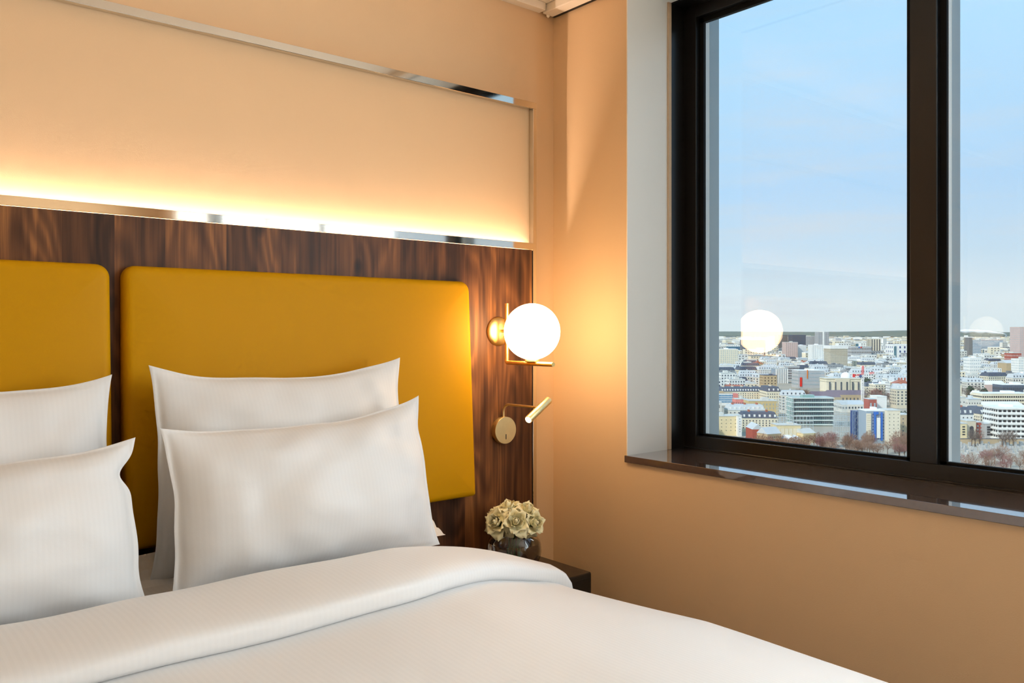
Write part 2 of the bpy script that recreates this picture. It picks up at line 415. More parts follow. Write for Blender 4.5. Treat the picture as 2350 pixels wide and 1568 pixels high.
# polished frame round the lit niche
fr = bpy.data.objects.new('trim_4', None); COL.objects.link(fr); fr.location = ((NL + NR) / 2, 0, NB)
tag(fr, 'polished metal frame around the lit wall niche above the headboard', kind='structure')
def fbar(name, *a, bev=0.0008):
    o = box(name, *a, M_CHROME, fr, bev, 1); o.location = -fr.location
fbar('top_bar', NL - FW, NR + FW, -0.004, 0.021, NTI, NTO)
fbar('bottom_bar', NL - FW, NR + FW, -0.004, 0.001, WOODTOP, NB)
fbar('side_bar', NR, NR + FW, -0.0036, 0.021, 0.02, NTI)
fbar('side_bar', NL - FW, NL, -0.0036, 0.021, 0.02, NTI)

# hidden LED strip on the ledge behind the bottom bar
led = thing('led_strip', 'warm light strip hidden behind the lower niche bar', 'light strip', ((NL + NR) / 2, 0.009, NB - 0.037))
o = box('diffuser', NL + 0.02, NR - 0.02, 0.0052, 0.0165, NB - 0.034, NB - 0.032, M_LED, led); o.location = -led.location
o = box('profile', NL + 0.015, NR - 0.015, 0.0045, 0.0185, NB - 0.040, NB - 0.034, M_BLACKAL, led); o.location = -led.location

# ------------------------------------------------------------------ headboard
hb = thing('headboard', 'dark walnut veneer headboard panel across the bed wall', 'headboard', ((NL + NR) / 2, 0.01, 0))
bm = bmesh.new(); add_box(bm, NL + 0.001, NR - 0.003, 0.0, 0.003, WOODTOP - 0.10, WOODTOP - 0.0004)
add_box(bm, NL + 0.001, NR - 0.003, 0.0, 0.0185, 0.03, WOODTOP - 0.10)
wp = done('veneer_panel', bm, M_WOOD, hb); wp.location = -hb.location
bm = bmesh.new(); add_box(bm, NR - 0.003, NR - 0.0005, -0.0012, 0.02, 0.03, WOODTOP - 0.003); o = done('edge_strip', bm, M_BLACKMET, hb); o.location = -hb.location

def cushion(x0, x1, label, side):
    zb, zt = EYE - 0.575, EYE + 0.174
    tb, tt = 0.080, 0.040
    def ypl(z, k): return -(tt + (tb - tt) * (zt - z) / (zt - zb)) * k
    def outline(ins, rt, rb, n=7):
        P = []
        for cx, cz, r, a0 in ((x1 - ins, zt - ins, rt, 0), (x0 + ins, zt - ins, rt, 90), (x0 + ins, zb + ins, rb, 180), (x1 - ins, zb + ins, rb, 270)):
            sx = 1 if a0 in (0, 270) else -1; sz = 1 if a0 in (0, 90) else -1
            for k in range(n + 1):
                a = math.radians(a0 + 90 * k / n)
                P.append((cx - sx * r + r * math.cos(a), cz - sz * r + r * math.sin(a)))
        return P
    R = 0.022
    loops = []
    levels = [(0.002, None, 0.0), (0.0, None, 0.25)]
    for k in range(7):
        a = math.pi / 2 * k / 6
        levels.append((R * (1 - math.cos(a)), R * (1 - math.sin(a)), None))
    levels += [(R + 0.02, -0.002, None), (0.08, -0.005, None), (0.16, -0.007, None), (0.25, -0.008, None), (0.33, -0.008, None)]
    bm = bmesh.new()
    for ins, back, k in levels:
        P = outline(ins, max(0.034 - ins * 0.8, 0.004), max(0.010 - ins * 0.3, 0.003))
        ring = []
        for (x, z) in P:
            zz = min(max(z, zb), zt)
            y = ypl(zz, k) if k is not None else ypl(zz, 1.0) + back
            ring.append(bm.verts.new((x, y, z)))
        loops.append(ring)
    for a, b in zip(loops[:-1], loops[1:]):
        n = len(a)
        for i in range(n): bm.faces.new((a[i], a[(i + 1) % n], b[(i + 1) % n], b[i]))
    bm.faces.new(loops[-1]); bm.faces.new(list(reversed(loops[0])))
    for v in bm.verts: v.co.y = min(v.co.y, 0.0)
    o = done('headboard_cushion', bm, M_LEATHER, None, True)
    c = Vector(((x0 + x1) / 2, 0, zb)); o.data.transform(Matrix.Translation(-c)); o.location = c
    tag(o, label, 'headboard cushion')
    return o
GC = 0.593                                   # bed centre line
cushion(0.608, 1.750, 'mustard leather headboard cushion beside the glowing globe wall lamp', 1)
cushion(2 * GC - 1.750, 2 * GC - 0.608, 'mustard leather headboard cushion on the side away from the window', -1)

# ------------------------------------------------------------------ wall lamps
def globe_lamp(X, label, gm=None, name='globe_wall_lamp'):
    t = thing(name, label, 'wall lamp', (X, 0, EYE - 0.11))
    base = Vector(t.location)
    def P(name, bm, m, smooth=True, sharp=None, par=None):
        o = done(name, bm, m, par or t, smooth); o.location = -base
        if sharp: shade_sharp(o, sharp)
        return o
    prof = [(0.0, 0.0), (0.0528, 0.0), (0.0535, -0.003)]
    for k in range(1, 9):
        a = math.pi / 2 * k / 8
        prof.append((0.0535 * math.cos(a) + 0.0 , -0.003 - 0.017 * math.sin(a)))
    bm = bmesh.new(); add_lathe(bm, prof, 48, (X, 0, EYE - 0.001), 'Y'); P('wall_rose', bm, M_BRASS, True, 50)
    bm = bmesh.new(); add_tube(bm, [(X, -0.015, EYE), (X, -0.05, EYE)], 0.0055, 16); P('spacer', bm, M_BRASS, True, 50)
    r = 0.0078
    pts = [(X, -0.050, EYE + 0.100), (X, -0.050, EYE - 0.108)]
    for k in range(1, 5):
        a = math.pi / 2 * k / 4; pts.append((X, -0.050 - 0.006 * (1 - math.cos(a)), EYE - 0.108 - 0.006 * math.sin(a)))
    pts.append((X, -0.298, EYE - 0.114))
    bm = bmesh.new(); add_tube(bm, pts, r, 20); P('stem', bm, M_BRASS, True, 50)
    bm = bmesh.new(); add_lathe(bm, [(0, 0.0), (0.024, 0.0), (0.026, 0.003), (0.024, 0.010), (0, 0.010)], 32, (X, -0.189, EYE - 0.1085)); P('globe_cap', bm, M_BRASS, True, 40)
    bm = bmesh.new(); bmesh.ops.create_uvsphere(bm, u_segments=48, v_segments=24, radius=0.0985, matrix=Matrix.Translation((X, -0.189, EYE - 0.002))); P('globe', bm, gm or M_GLOBE)
    return t
globe_lamp(1.905, 'glowing opal globe wall lamp on brass stem beside the window corner')
globe_lamp(2 * GC - 1.905, 'glowing opal globe wall lamp on brass stem on the far bedside from the window', M_GLOBED, 'globe_wall_lamp_offscreen')

def reading_lamp(X, sgn, label):
    Z = EYE - 0.364
    t = thing('reading_lamp', label, 'reading lamp', (X, 0, Z))
    base = Vector(t.location)
    def P(name, bm, m, smooth=True, sharp=40, par=None):
        o = done(name, bm, m, par or t, smooth); o.location = -base if par is None else Vector((0, 0, 0))
        if sharp: shade_sharp(o, sharp)
        return o
    bm = bmesh.new(); add_lathe(bm, [(0, 0.0), (0.0485, 0.0), (0.0497, -0.0012), (0.0497, -0.022), (0.0487, -0.0232), (0, -0.0232)], 64, (X, 0, Z), 'Y'); P('base_disc', bm, M_BRASSD)
    bm = bmesh.new(); add_box(bm, X - 0.0017 + 0.001, X + 0.0023, -0.0245, -0.0228, Z - 0.033, Z - 0.014, 0.0008); P('touch_switch', bm, M_BLACK)
    pts = [(X - 0.002, -0.012, Z + 0.045), (X - 0.002, -0.012, Z + 0.066)]
    for k in range(1, 9):
        a = math.pi / 2 * k / 8; pts.append((X - 0.002, -0.012 - 0.030 * (1 - math.cos(a)), Z + 0.066 + 0.030 * math.sin(a)))
    pts.append((X - 0.002, -0.196, Z + 0.096))
    bm = bmesh.new(); add_tube(bm, pts, 0.0045, 16); P('arm', bm, M_BRASSD)
    d = Vector((-0.88 * sgn, -0.24, -0.41)).normalized()
    c = Vector((X + 0.001 * sgn, -0.207, Z + 0.092))
    e = c + d * 0.078; s_ = c - d * 0.064
    bm = bmesh.new(); add_tube(bm, [s_, s_ + d * 0.001, e - d * 0.001, e], [0.0132, 0.0142, 0.0142, 0.0136], 32); P('spot_head', bm, M_BRASSD)
    bm = bmesh.new(); add_tube(bm, [e - d * 0.002, e + d * 0.0006], 0.0112, 24); P('lens', bm, M_BULB)
    return t
reading_lamp(1.923, 1, 'brass swing-arm reading lamp beneath the globe lamp by the window corner')

# ------------------------------------------------------------------ bedside table, vase and roses
NTOP = EYE - 0.8535
def nightstand(x0, x1, label):
    t = thing('bedside_table', label, 'bedside table', ((x0 + x1) / 2, -0.15, 0))
    b = Vector(t.location); yf = -0.297
    def P(name, bm, m, par=None, sharp=True):
        o = done(name, bm, m, par or t); o.location = -b if par is None else Vector((0, 0, 0))
        if sharp: shade_sharp(o, 40)
        return o
    bm = bmesh.new(); add_box(bm, x0, x1, yf, -0.002, NTOP - 0.20, NTOP - 0.0008, 0.006, 3); body = P('carcass', bm, M_BLACKMET)
    bm = bmesh.new(); add_box(bm, x0 + 0.003, x1 - 0.003, yf + 0.003, -0.002, NTOP - 0.006, NTOP, 0.0015); P('top', bm, M_TABLETOP)
    bm = bmesh.new(); add_box(bm, x0 + 0.012, x1 - 0.012, yf - 0.0015, yf + 0.01, NTOP - 0.19, NTOP - 0.018, 0.001); dr = P('drawer', bm, M_BLACK)
    bm = bmesh.new(); add_box(bm, (x0 + x1) / 2 - 0.05, (x0 + x1) / 2 + 0.05, yf - 0.008, yf - 0.001, NTOP - 0.034, NTOP - 0.028, 0.001); P('handle', bm, M_BLACKMET, dr)
    bm = bmesh.new(); add_box(bm, x0 + 0.04, x1 - 0.04, yf + 0.06, -0.03, 0.0, NTOP - 0.195, 0.003); P('plinth', bm, M_BLACKMET)
    return t
nightstand(1.655, 2.0915, 'slim black bedside table holding the rose vase')
nightstand(2 * GC - 2.0915, 2 * GC - 1.655, 'slim black bedside table on the far side from the window')

VC = Vector((1.856, -0.150, NTOP))
def vase():
    t = thing('rose_vase', 'round clear glass bowl vase half filled with water on the bedside table', 'vase', VC)
    R = 0.096; cz = 0.092
    def sph(r, a): return (r * math.cos(a), cz + r * 0.93 * math.sin(a))
    a0, a1 = math.radians(-68), math.radians(56)
    outer = [(0, 0.0006)] + [(sph(R, a0)[0], 0.0006)] + [sph(R, a0 + (a1 - a0) * k / 22) for k in range(1, 23)]
    inner = [sph(R - 0.0028, a1 - (a1 - a0) * k / 22) for k in range(0, 23)] + [(0, sph(R - 0.0028, a0)[1] + 0.001)]
    bm = bmesh.new(); add_lathe(bm, outer + inner, 56); done('bowl', bm, M_GLASS, t, True)
    wl = 0.117
    prof = [(0, sph(R, a0)[1] + 0.003)]
    k = 0
    while True:
        a = a0 + 0.05 + k * 0.06; r, h = sph(R - 0.0032, a)
        if h > wl: break
        prof.append((r, h)); k += 1
    a = math.asin((wl - cz) / (0.93 * (R - 0.0032))); prof += [((R - 0.0034) * math.cos(a), wl), (0, wl)]
    bm = bmesh.new(); add_lathe(bm, prof, 56); shade_sharp(done('water', bm, M_WATER, t, True), 40)
    return t
vase()

def petal_mat():
    m = mat('rose_petal', lin(255, 243, 198), 0.45, spec=0.3)
    b = m.node_tree.nodes['Principled BSDF']
    vary(m, 40, 0.05)
    b.inputs['Subsurface Weight'].default_value = 0.0; b.inputs['Subsurface Radius'].default_value = (0.006, 0.005, 0.003)
    b.inputs['Subsurface Scale'].default_value = 1.0
    return m
M_PETAL = petal_mat()
def petal_mesh(kind, rnd):
    """cupped rose petal: base at origin, rises along z, faces outward +x"""
    h, w, cup, curl = {'heart': (0.030, 0.024, 1.25, 0.10), 'inner': (0.034, 0.034, 0.95, 0.35), 'mid': (0.038, 0.044, 0.75, 0.8), 'outer': (0.043, 0.054, 0.55, 1.25)}[kind]
    nu, nv = 8, 8; pts = []
    for i in range(nu + 1):
        t = i / nu
        wt = w * (0.25 + 0.75 * math.sin(min(1.0, t * 1.12) * math.pi * 0.62)) * (1 - 0.42 * max(0, t - 0.72) / 0.28)
        # spine: bulges outward then curls over at the rim
        ang = 0.55 - 0.75 * t if kind != 'outer' else 0.75 - 0.35 * t
        row = []
        for j in range(nv + 1):
            s = (j / nv - 0.5) * 2
            hz = h * (t - 0.10 * s * s * t)
            bulge = math.sin(t * math.pi * 0.75) * 0.010
            roll = curl * 0.014 * max(0.0, (t - 0.55) / 0.45) ** 1.7 * (1 + 0.6 * abs(s))
            x = bulge + roll - cup * wt * 0.5 * s * s * 0.9
            y = s * wt * 0.5
            z = hz - roll * 0.55
            z += 0.0016 * math.sin(7 * s + rnd * 9) * t; x += 0.0015 * math.sin(5 * s + rnd * 5) * t
            row.append((x, y, z))
        pts.append(row)
    # little point at the rim of outer petals
    if kind in ('outer', 'mid'):
        m = pts[nu][nv // 2]; pts[nu][nv // 2] = (m[0] + 0.004, m[1], m[2] + 0.002)
    bm = bmesh.new(); add_grid(bm, pts)
    bmesh.ops.recalc_face_normals(bm, faces=bm.faces)
    me = bpy.data.meshes.new('petal'); bm.to_mesh(me); bm.free()
    for p in me.polygons: p.use_smooth = True
    me.materials.append(M_PETAL); return me
rr = random.Random(5)
PM = {k: [petal_mesh(k, rr.random()) for _ in range(3)] for k in ('heart', 'inner', 'mid', 'outer')}
def rose(center, axis, scale, spin, label, drop=()):
    t = thing('rose', label, 'flower', center, group='cream roses in the glass bowl')
    ax = Vector(axis).normalized(); t.rotation_mode = 'QUATERNION'; t.rotation_quaternion = ax.to_track_quat('Z', 'Y')
    rnd = random.Random(int(spin * 97))
    lay = [('heart', 3, 0.0055, -9, 0.006), ('inner', 4, 0.010, 2, 0.003), ('mid', 5, 0.014, 18, -0.001), ('outer', 5, 0.017, 44, -0.006)]
    k0 = spin
    for kind, n, rad, tilt, z in lay:
        for k in range(n):
            a = k0 + 2 * math.pi * k / n + rnd.uniform(-0.15, 0.15)
            tl = math.radians(tilt + rnd.uniform(-6, 8))
            if kind == 'outer' and k in drop: tl += math.radians(42)
            o = link('petal', rnd.choice(PM[kind]), t)
            o.matrix_local = (Matrix.Rotation(a, 4, 'Z') @ Matrix.Translation((rad, 0, (z - 0.012))) @ Matrix.Rotation(tl, 4, 'Y')) @ Matrix.Diagonal((scale, scale, scale * rnd.uniform(0.92, 1.08), 1))
        k0 += 0.8
    # stem into the water
    inv = t.rotation_quaternion.to_matrix().inverted()
    foot = Vector((VC.x + (center[0] - VC.x) * 0.12 + rnd.uniform(-0.015, 0.015), VC.y + (center[1] - VC.y) * 0.12 + rnd.uniform(-0.015, 0.015), VC.z + 0.022))
    mid = Vector((VC.x + (center[0] - VC.x) * 0.30, VC.y + (center[1] - VC.y) * 0.30, VC.z + 0.135))
    c = Vector(center)
    bm = bmesh.new(); add_tube(bm, [inv @ (p - c) for p in (c - ax * 0.008, (c + mid) / 2 - Vector((0, 0, 0.006)), mid, (mid + foot) / 2, foot)], 0.0028, 8)
    done('stem', bm, M_STEM, t, True)
    bm = bmesh.new(); bmesh.ops.create_uvsphere(bm, u_segments=10, v_segments=6, radius=0.010, matrix=Matrix.Translation((0, 0, -0.016))); done('calyx', bm, M_STEM, t, True)
    bm = bmesh.new(); add_lathe(bm, [(0, -0.008), (0.008, -0.002), (0.0095, 0.008), (0.007, 0.019), (0.0025, 0.025), (0, 0.0255)], 14); done('bud', bm, M_PETAL, t, True)
    return t
def vp(r, u, d):   # along the picture: right, up, towards the camera from the vase axis, real metres
    return (VC.x + 0.766 * r - 0.643 * d, VC.y - 0.643 * r - 0.766 * d, VC.z + u)
def va(r, u, d): return (0.766 * r - 0.643 * d, -0.643 * r - 0.766 * d, u)
rose(vp(0.006, 0.200, 0.058), va(0.05, 0.45, 0.9), 1.02, 0.3, 'cream rose with open centre at the front of the bouquet above the bowl', (1, 3))
rose(vp(-0.060, 0.194, 0.040), va(-0.45, 0.40, 0.75), 1.05, 1.4, 'peach-tinted cream rose beside the walnut panel in the bowl', (2,))
rose(vp(0.068, 0.190, 0.035), va(0.60, 0.30, 0.70), 1.02, 2.2, 'cream rose with drooping petals on the wall side of the bowl', (0, 3))
rose(vp(-0.020, 0.236, 0.000), va(-0.15, 0.95, 0.25), 0.98, 3.1, 'cream rose crowning the bouquet on the bed side')
rose(vp(0.044, 0.228, 0.004), va(0.35, 0.85, 0.30), 0.98, 4.0, 'cream rose crowning the bouquet on the window-wall side')
rose(vp(-0.066, 0.206, -0.030), va(-0.65, 0.60, -0.1), 0.95, 5.0, 'small cream rose behind the peach-tinted one near the walnut panel')
rose(vp(0.060, 0.202, -0.040), va(0.60, 0.60, -0.2), 0.95, 5.7, 'small cream rose behind the one with drooping petals')
rose(vp(-0.004, 0.215, -0.055), va(0, 0.6, -0.7), 0.95, 6.6, 'small cream rose at the back of the bouquet against the walnut panel')

# ------------------------------------------------------------------ bed
MAT_TOP = EYE - 0.630
bed = thing('bed', 'wide white bed with fabric base against the headboard', 'bed', (GC, -1.05, 0))
def bpart(name, bm, m, smooth=False, sharp=None):
    o = done(name, bm, m, bed, smooth); o.location = -Vector(bed.location)
    if sharp: shade_sharp(o, sharp)
    return o
bm = bmesh.new(); add_box(bm, GC - 0.91, GC + 0.91, -2.04, -0.09, 0.14, 0.42, 0.015, 3); bpart('base', bm, M_BED, True, 40)
for sx in (-0.8, 0.8):
    for y in (-1.95, -0.2):
        bm = bmesh.new(); add_tube(bm, [(GC + sx, y, 0), (GC + sx, y, 0.15)], [0.025, 0.03], 16); bpart('leg', bm, M_BLACKMET, True, 40)
# loose sheet folds tucked behind the pillows
bm = bmesh.new(); pts = []
for i in range(37):
    x = GC - 0.9 + 1.8 * i / 36; row = []
    for j in range(13):
        v = j / 12
        y = -0.088 - 0.15 * v
        z = MAT_TOP - 0.006 + 0.066 * (1 - v) ** 1.5 * (0.9 + 0.1 * math.sin(x * 9)) + 0.012 * math.sin(math.pi * v) * (0.6 + 0.4 * math.sin(x * 9 + 3 * v)) + 0.006 * math.sin(24 * v + 5 * x) * math.sin(math.pi * v)
        row.append((x, y + 0.012 * math.sin(7 * x), z))
    pts.append(row)
add_grid(bm, pts); bpart('tucked_sheet', bm, M_SHEET, True)

# cross-section of the bedding over the bed, by arc length from the centre line
def drape(top, lift=0.0):
    P = []
    b = 0.0
    while b < 0.99:
        d = 0.114 * max(0, (b - 0.46) / 0.53) ** 1.6
        P.append((b, -d)); b += 0.01
    x, z = P[-1]; a = math.atan(0.344)
    r = 0.05
    cx, cz = x - r * math.sin(a), z - r * math.cos(a)
    for k in range(1, 12):
        t = a + (math.radians(86) - a) * k / 11; P.append((cx + r * math.sin(t), cz + r * math.cos(t)))
    x, z = P[-1]
    for k in range(1, 30): P.append((x + 0.0009 * k, z - 0.0125 * k))
    return P
DR = drape(0)
DL = [0.0]
for a, b in zip(DR[:-1], DR[1:]): DL.append(DL[-1] + math.hypot(b[0] - a[0], b[1] - a[1]))
def drape_at(s):
    sg = 1 if s >= 0 else -1; s = min(abs(s), DL[-1] - 1e-6)
    lo = 0
    hi = len(DL) - 1
    while hi - lo > 1:
        m = (lo + hi) // 2
        if DL[m] <= s: lo = m
        else: hi = m
    f = (s - DL[lo]) / (DL[hi] - DL[lo])
    x = DR[lo][0] + f * (DR[hi][0] - DR[lo][0]); z = DR[lo][1] + f * (DR[hi][1] - DR[lo][1])
    tx, tz = DR[hi][0] - DR[lo][0], DR[hi][1] - DR[lo][1]; l = math.hypot(tx, tz)
    return sg * x, z, -tz / l * sg, tx / l
DTOP = EYE - 0.592
prof = []
for k in range(25):
    b_ = -0.93 + 1.86 * k / 24
    prof.append((b_, min(MAT_TOP, DTOP - 0.036 - 0.114 * max(0, (abs(b_) - 0.46) / 0.53) ** 1.6)))
prof = [(-0.90, 0.42), (-0.935, 0.45), (-0.945, prof[0][1] - 0.03)] + prof + [(0.945, prof[-1][1] - 0.03), (0.935, 0.45), (0.90, 0.42)]
bm = bmesh.new(); V = add_grid(bm, [[(GC + x, y, z if e == 0 else z - (z - 0.55) * e * 0.12) for x, z in prof + prof[:1]] for y, e in ((-2.06, 1), (-2.03, 0.2), (-1.99, 0), (-1.0, 0), (-0.15, 0), (-0.11, 0.2), (-0.085, 1))])
bm.faces.new(V[0][:-1]); bm.faces.new(V[-1][:-1]); bmesh.ops.remove_doubles(bm, verts=bm.verts, dist=1e-6); bpart('mattress', bm, M_SHEET, True, 50)
duv = thing('duvet', 'white satin striped duvet with turned down top edge over the bed', 'duvet', (GC, -1.3, MAT_TOP))
def dpart(name, bm, m, par=None):
    o = done(name, bm, m, duv, True); o.location = -Vector(duv.location); return o
S = DL[-1]
def duvet_noise(x, y):
    n = noise.noise(Vector((x * 2.2, y * 2.0, 3.1))) * 0.010 + noise.noise(Vector((x * 5.0, y * 4.0, 7.7))) * 0.004
    return n
pts = []
NS = 150; NY = 110
for i in range(NS + 1):
    s = -S + 2 * S * i / NS; x, z, nx, nz = drape_at(s); row = []
    for j in range(NY + 1):
        t = j / NY
        y = -0.62 - 1.48 * t
        zz = DTOP + z + 0.026 * min(1.0, -z / 0.114) * max(0.0, min(1.0, (-0.72 - y) / 0.45)) + duvet_noise(x, y) * (1.0 if abs(x) < 0.9 else 0.5)
        wav = 0.012 * math.sin(y * 9 + 1.5) * max(0, (abs(s) - 1.05)) * 3
        fd = max(0.0, (t - 0.93) / 0.07)
        zz -= 0.10 * fd ** 2
        row.append((GC + x + nx * wav, y, zz))
    pts.append(row)
bm = bmesh.new(); V = add_grid(bm, pts)
# foot drop
foot = [[(p[0], p[1], p[2]) for p in (r[-1],)] + [(r[-1][0], r[-1][1] - 0.02 - 0.004 * k, max(0.28, r[-1][2] - 0.05 * k)) for k in range(1, 9)] for r in pts]
add_grid(bm, foot)
bmesh.ops.remove_doubles(bm, verts=bm.verts, dist=1e-5)
do = dpart('cover', bm, M_DUVET)
md = do.modifiers.new('thickness', 'SOLIDIFY'); md.thickness = 0.03; md.offset = -1

def smooth01(t): t = max(0.0, min(1.0, t)); return t * t * (3 - 2 * t)
def fold_front(x):     # x from the bed centre
    return -0.862 + 0.19 * smooth01((x - 0.30) / 0.72) ** 1.1 if x > 0 else -0.862
bm = bmesh.new(); pts = []
NF = 120; S2 = 1.17
for i in range(NF + 1):
    s = -S2 + 2 * S2 * i / NF; x, z, nx, nz = drape_at(s)
    yb = -0.555 - 0.02 * smooth01((abs(x) - 0.85) / 0.2); yf = fold_front(x); ring = []
    e = smooth01((S2 - abs(s)) / 0.03)                                # the roll closes at its ends
    th = (0.046 - 0.014 * smooth01((abs(x) - 0.7) / 0.35)) * (0.25 + 0.75 * e)
    n = 40; hw = (yb - yf) / 2; yc = (yb + yf) / 2
    for k in range(n):
        a = 2 * math.pi * k / n; c, sn = math.cos(a), math.sin(a)
        yy = yc + hw * (abs(c) ** 0.30) * (1 if c >= 0 else -1)
        hh = 0.024 + (th - 0.018) * (abs(sn) ** 0.8) if sn >= 0 else 0.024 - 0.030 * abs(sn) ** 0.8
        if sn > 0: hh += 0.006 * noise.noise(Vector((x * 4, yy * 5, 2.0))) + 0.006 * math.sin(math.pi * (yy - yf) / (yb - yf))
        px = GC + x + nx * hh; pz = DTOP - 0.001 + z + nz * hh + duvet_noise(x, yy)
        ring.append((px, yy + 0.006 * noise.noise(Vector((x * 3, c * 2, 9.0))), pz))
    ring.append(ring[0]); pts.append(ring)
V = add_grid(bm, pts)
bm.faces.new(V[0][:-1]); bm.faces.new(V[-1][:-1])
bmesh.ops.remove_doubles(bm, verts=bm.verts, dist=1e-6)
dpart('turned_down_edge', bm, M_DUVET)

def pillow(cx, w, h, thick, base_y, lean, label, seed, rz=0.0, z0=None, ear=(1, 1), sag=0.05, dz=0.0, roll=0.0, pinch=(0.0, 0.0)):
    """stuffed pillow standing on its long edge, leaning back by lean degrees"""
    rnd = random.Random(seed); NU, NV = 56, 44
    def surf(u, v, side):
        # outline: corners stand out, long edges drawn in between, sides nearly straight and slumped wider below
        xs = u * w / 2 * (1 - sag * 0.35 * (1 - v * v) * abs(u) ** 3) * (1 - 0.018 * v * abs(u) ** 2)
        pin = pinch[1] if u > 0 else pinch[0]
        xs *= 1 - pin * math.exp(-((v - 0.66) / 0.13) ** 2) * abs(u) ** 8
        zs = v * h / 2 * (1 - sag * (1.5 if v > 0 else 0.6) * (1 - u * u) * abs(v) ** 3)
        hem = 0.965
        e = max(abs(u), abs(v))
        fu = max(0.0, 1 - min(1, abs(u) / hem) ** 2.0); fv = max(0.0, 1 - min(1, abs(v) / hem) ** 2.2)
        t = thick / 2 * (fu * fv) ** 0.62 * (1 - 0.16 * v)
        rim = 0.0022 * min(1.0, (1 - e) / 0.012)
        d = t + rim
        # creases running from the corners and seams
        wr = noise.noise(Vector((u * 3.2 + seed, v * 2.6, side * 4.0))) * 0.016 * (0.35 + 0.65 * (1 - e ** 6))
        wr += noise.noise(Vector((u * 9 + seed, v * 3.0, side * 7.0 + 2))) * 0.006 * e ** 2 * (1 - e ** 12)
        wr += noise.noise(Vector((u * 2.5 + 5, v * 11 + seed, side * 3.0))) * 0.006 * abs(u) ** 4 * (1 - e ** 12)
        d = max(d + wr * min(1, 4 * max(0, hem - e)), rim)
        k = (abs(u) * abs(v)) ** 4
        xs += 0.012 * k * (1 if u > 0 else -1)
        zs += (0.016 * k * (ear[1] if u > 0 else ear[0])) * (1 if v > 0 else 0.2)
        # seam is not perfectly straight
        zs += 0.008 * noise.noise(Vector((u * 2.2, seed * 1.7, v))) * abs(v) ** 3
        xs += 0.008 * noise.noise(Vector((v * 2.2, seed * 2.3, u))) * abs(u) ** 3
        yc = 0.03 * (1 - v) ** 2 * 0.25
        return Vector((xs, -side * d + yc, zs))
    bm = bmesh.new()
    def pm(t): return math.sin(t * math.pi / 2) ** 1 if abs(t) < 1 else t
    us = [pm(-1 + 2 * i / NU) for i in range(NU + 1)]; vs = [pm(-1 + 2 * j / NV) for j in range(NV + 1)]
    add_grid(bm, [[surf(u, v, 1) for v in vs] for u in us])
    add_grid(bm, [[surf(u, v, -1) for v in reversed(vs)] for u in us])
    # seam closes front and back
    for side in (0,):
        pass
    bmesh.ops.remove_doubles(bm, verts=bm.verts, dist=1e-5)
    bmesh.ops.recalc_face_normals(bm, faces=bm.faces)
    me = bpy.data.meshes.new('pillow'); bm.to_mesh(me); bm.free()
    for p in me.polygons: p.use_smooth = True
    Rm = Matrix.Rotation(math.radians(-lean), 4, 'X')
    me.transform(Rm @ Matrix.Rotation(math.radians(roll), 4, 'Y') @ Matrix.Translation((0, 0, h / 2)))
    zmin = min(v.co.z for v in me.vertices)
    o = link('pillow', me, None, M_PILLOW)
    o.location = (cx, base_y, (MAT_TOP if z0 is None else z0) - zmin - 0.004 + dz); o.rotation_euler = (0, 0, math.radians(rz))
    md = o.modifiers.new('smooth', 'SUBSURF'); md.levels = 1; md.render_levels = 1
    return tag(o, label, 'pillow', 'pillows propped against the headboard')
RC = 1.003; LC = 2 * GC - RC
pillow(RC + 0.004, 0.735, 0.535, 0.19, -0.240, 8, 'large white pillow leaning on the window-side cushion behind another pillow', 3, rz=0, ear=(1.1, 1.5), sag=0.07)
pillow(LC - 0.012, 0.745, 0.515, 0.19, -0.240, 8, 'large white pillow leaning on the cushion away from the window, behind another', 11, rz=0, ear=(1, 1.0), sag=0.06)
pillow(RC - 0.018, 0.725, 0.405, 0.235, -0.440, 14, 'white pillow propped in front on the window side of the bed', 7, rz=1.0, ear=(0.4, 1.9), sag=0.06, roll=-1.3, pinch=(0.0, 0.012))
pillow(LC - 0.004, 0.735, 0.375, 0.235, -0.440, 14, 'white pillow propped in front on the bed side away from the window', 19, rz=-1.0, ear=(1, 1.2), sag=0.05, pinch=(0.05, 0.075))

# ------------------------------------------------------------------ the city below the window
GZ = EYE - 75.0                                # street level
FWD = Vector((math.sin(math.radians(40)), math.cos(math.radians(40)), 0)); RGT = Vector((FWD.y, -FWD.x, 0))
ORG = Vector((0, CAMY, 0))
CR = random.Random(21)
def spot(px, z):                               # ground position at distance z along the view axis
    p = ORG + FWD * z + RGT * (z * (px - 1175) / F); return Vector((p.x, p.y, GZ))
def hgt(py, z): return 75.0 - (py - HOR) / F * z   # height above the street of something seen at picture row py
CM = {}
def cmat(name, rgb, rough=0.8, var=0.10, scale=0.15, spec=0.2):
    CM[name] = vary(mat('city_' + name, lin(*rgb), rough, spec=spec), scale, var); return CM[name]
for n, c in {'white': (236, 236, 230), 'cream': (232, 222, 196), 'pale': (222, 218, 206), 'stone': (214, 204, 180), 'ochre': (210, 188, 142), 'yellow': (232, 214, 170),
             'grey': (182, 184, 184), 'tan': (190, 170, 138), 'slatewall': (96, 110, 126), 'browngrey': (128, 128, 126), 'brick': (172, 92, 80), 'pink': (226, 142, 132),
             'teal': (88, 128, 140), 'bluegrey': (150, 166, 178), 'rose': (208, 184, 176)}.items(): cmat(n, c)
for n, c in {'zinc': (200, 205, 205), 'slate': (88, 98, 112), 'flat': (208, 208, 200), 'darkflat': (128, 132, 134), 'tile': (178, 112, 92), 'whiteroof': (240, 240, 238), 'violet': (126, 112, 120)}.items(): cmat(n, c, 0.6)
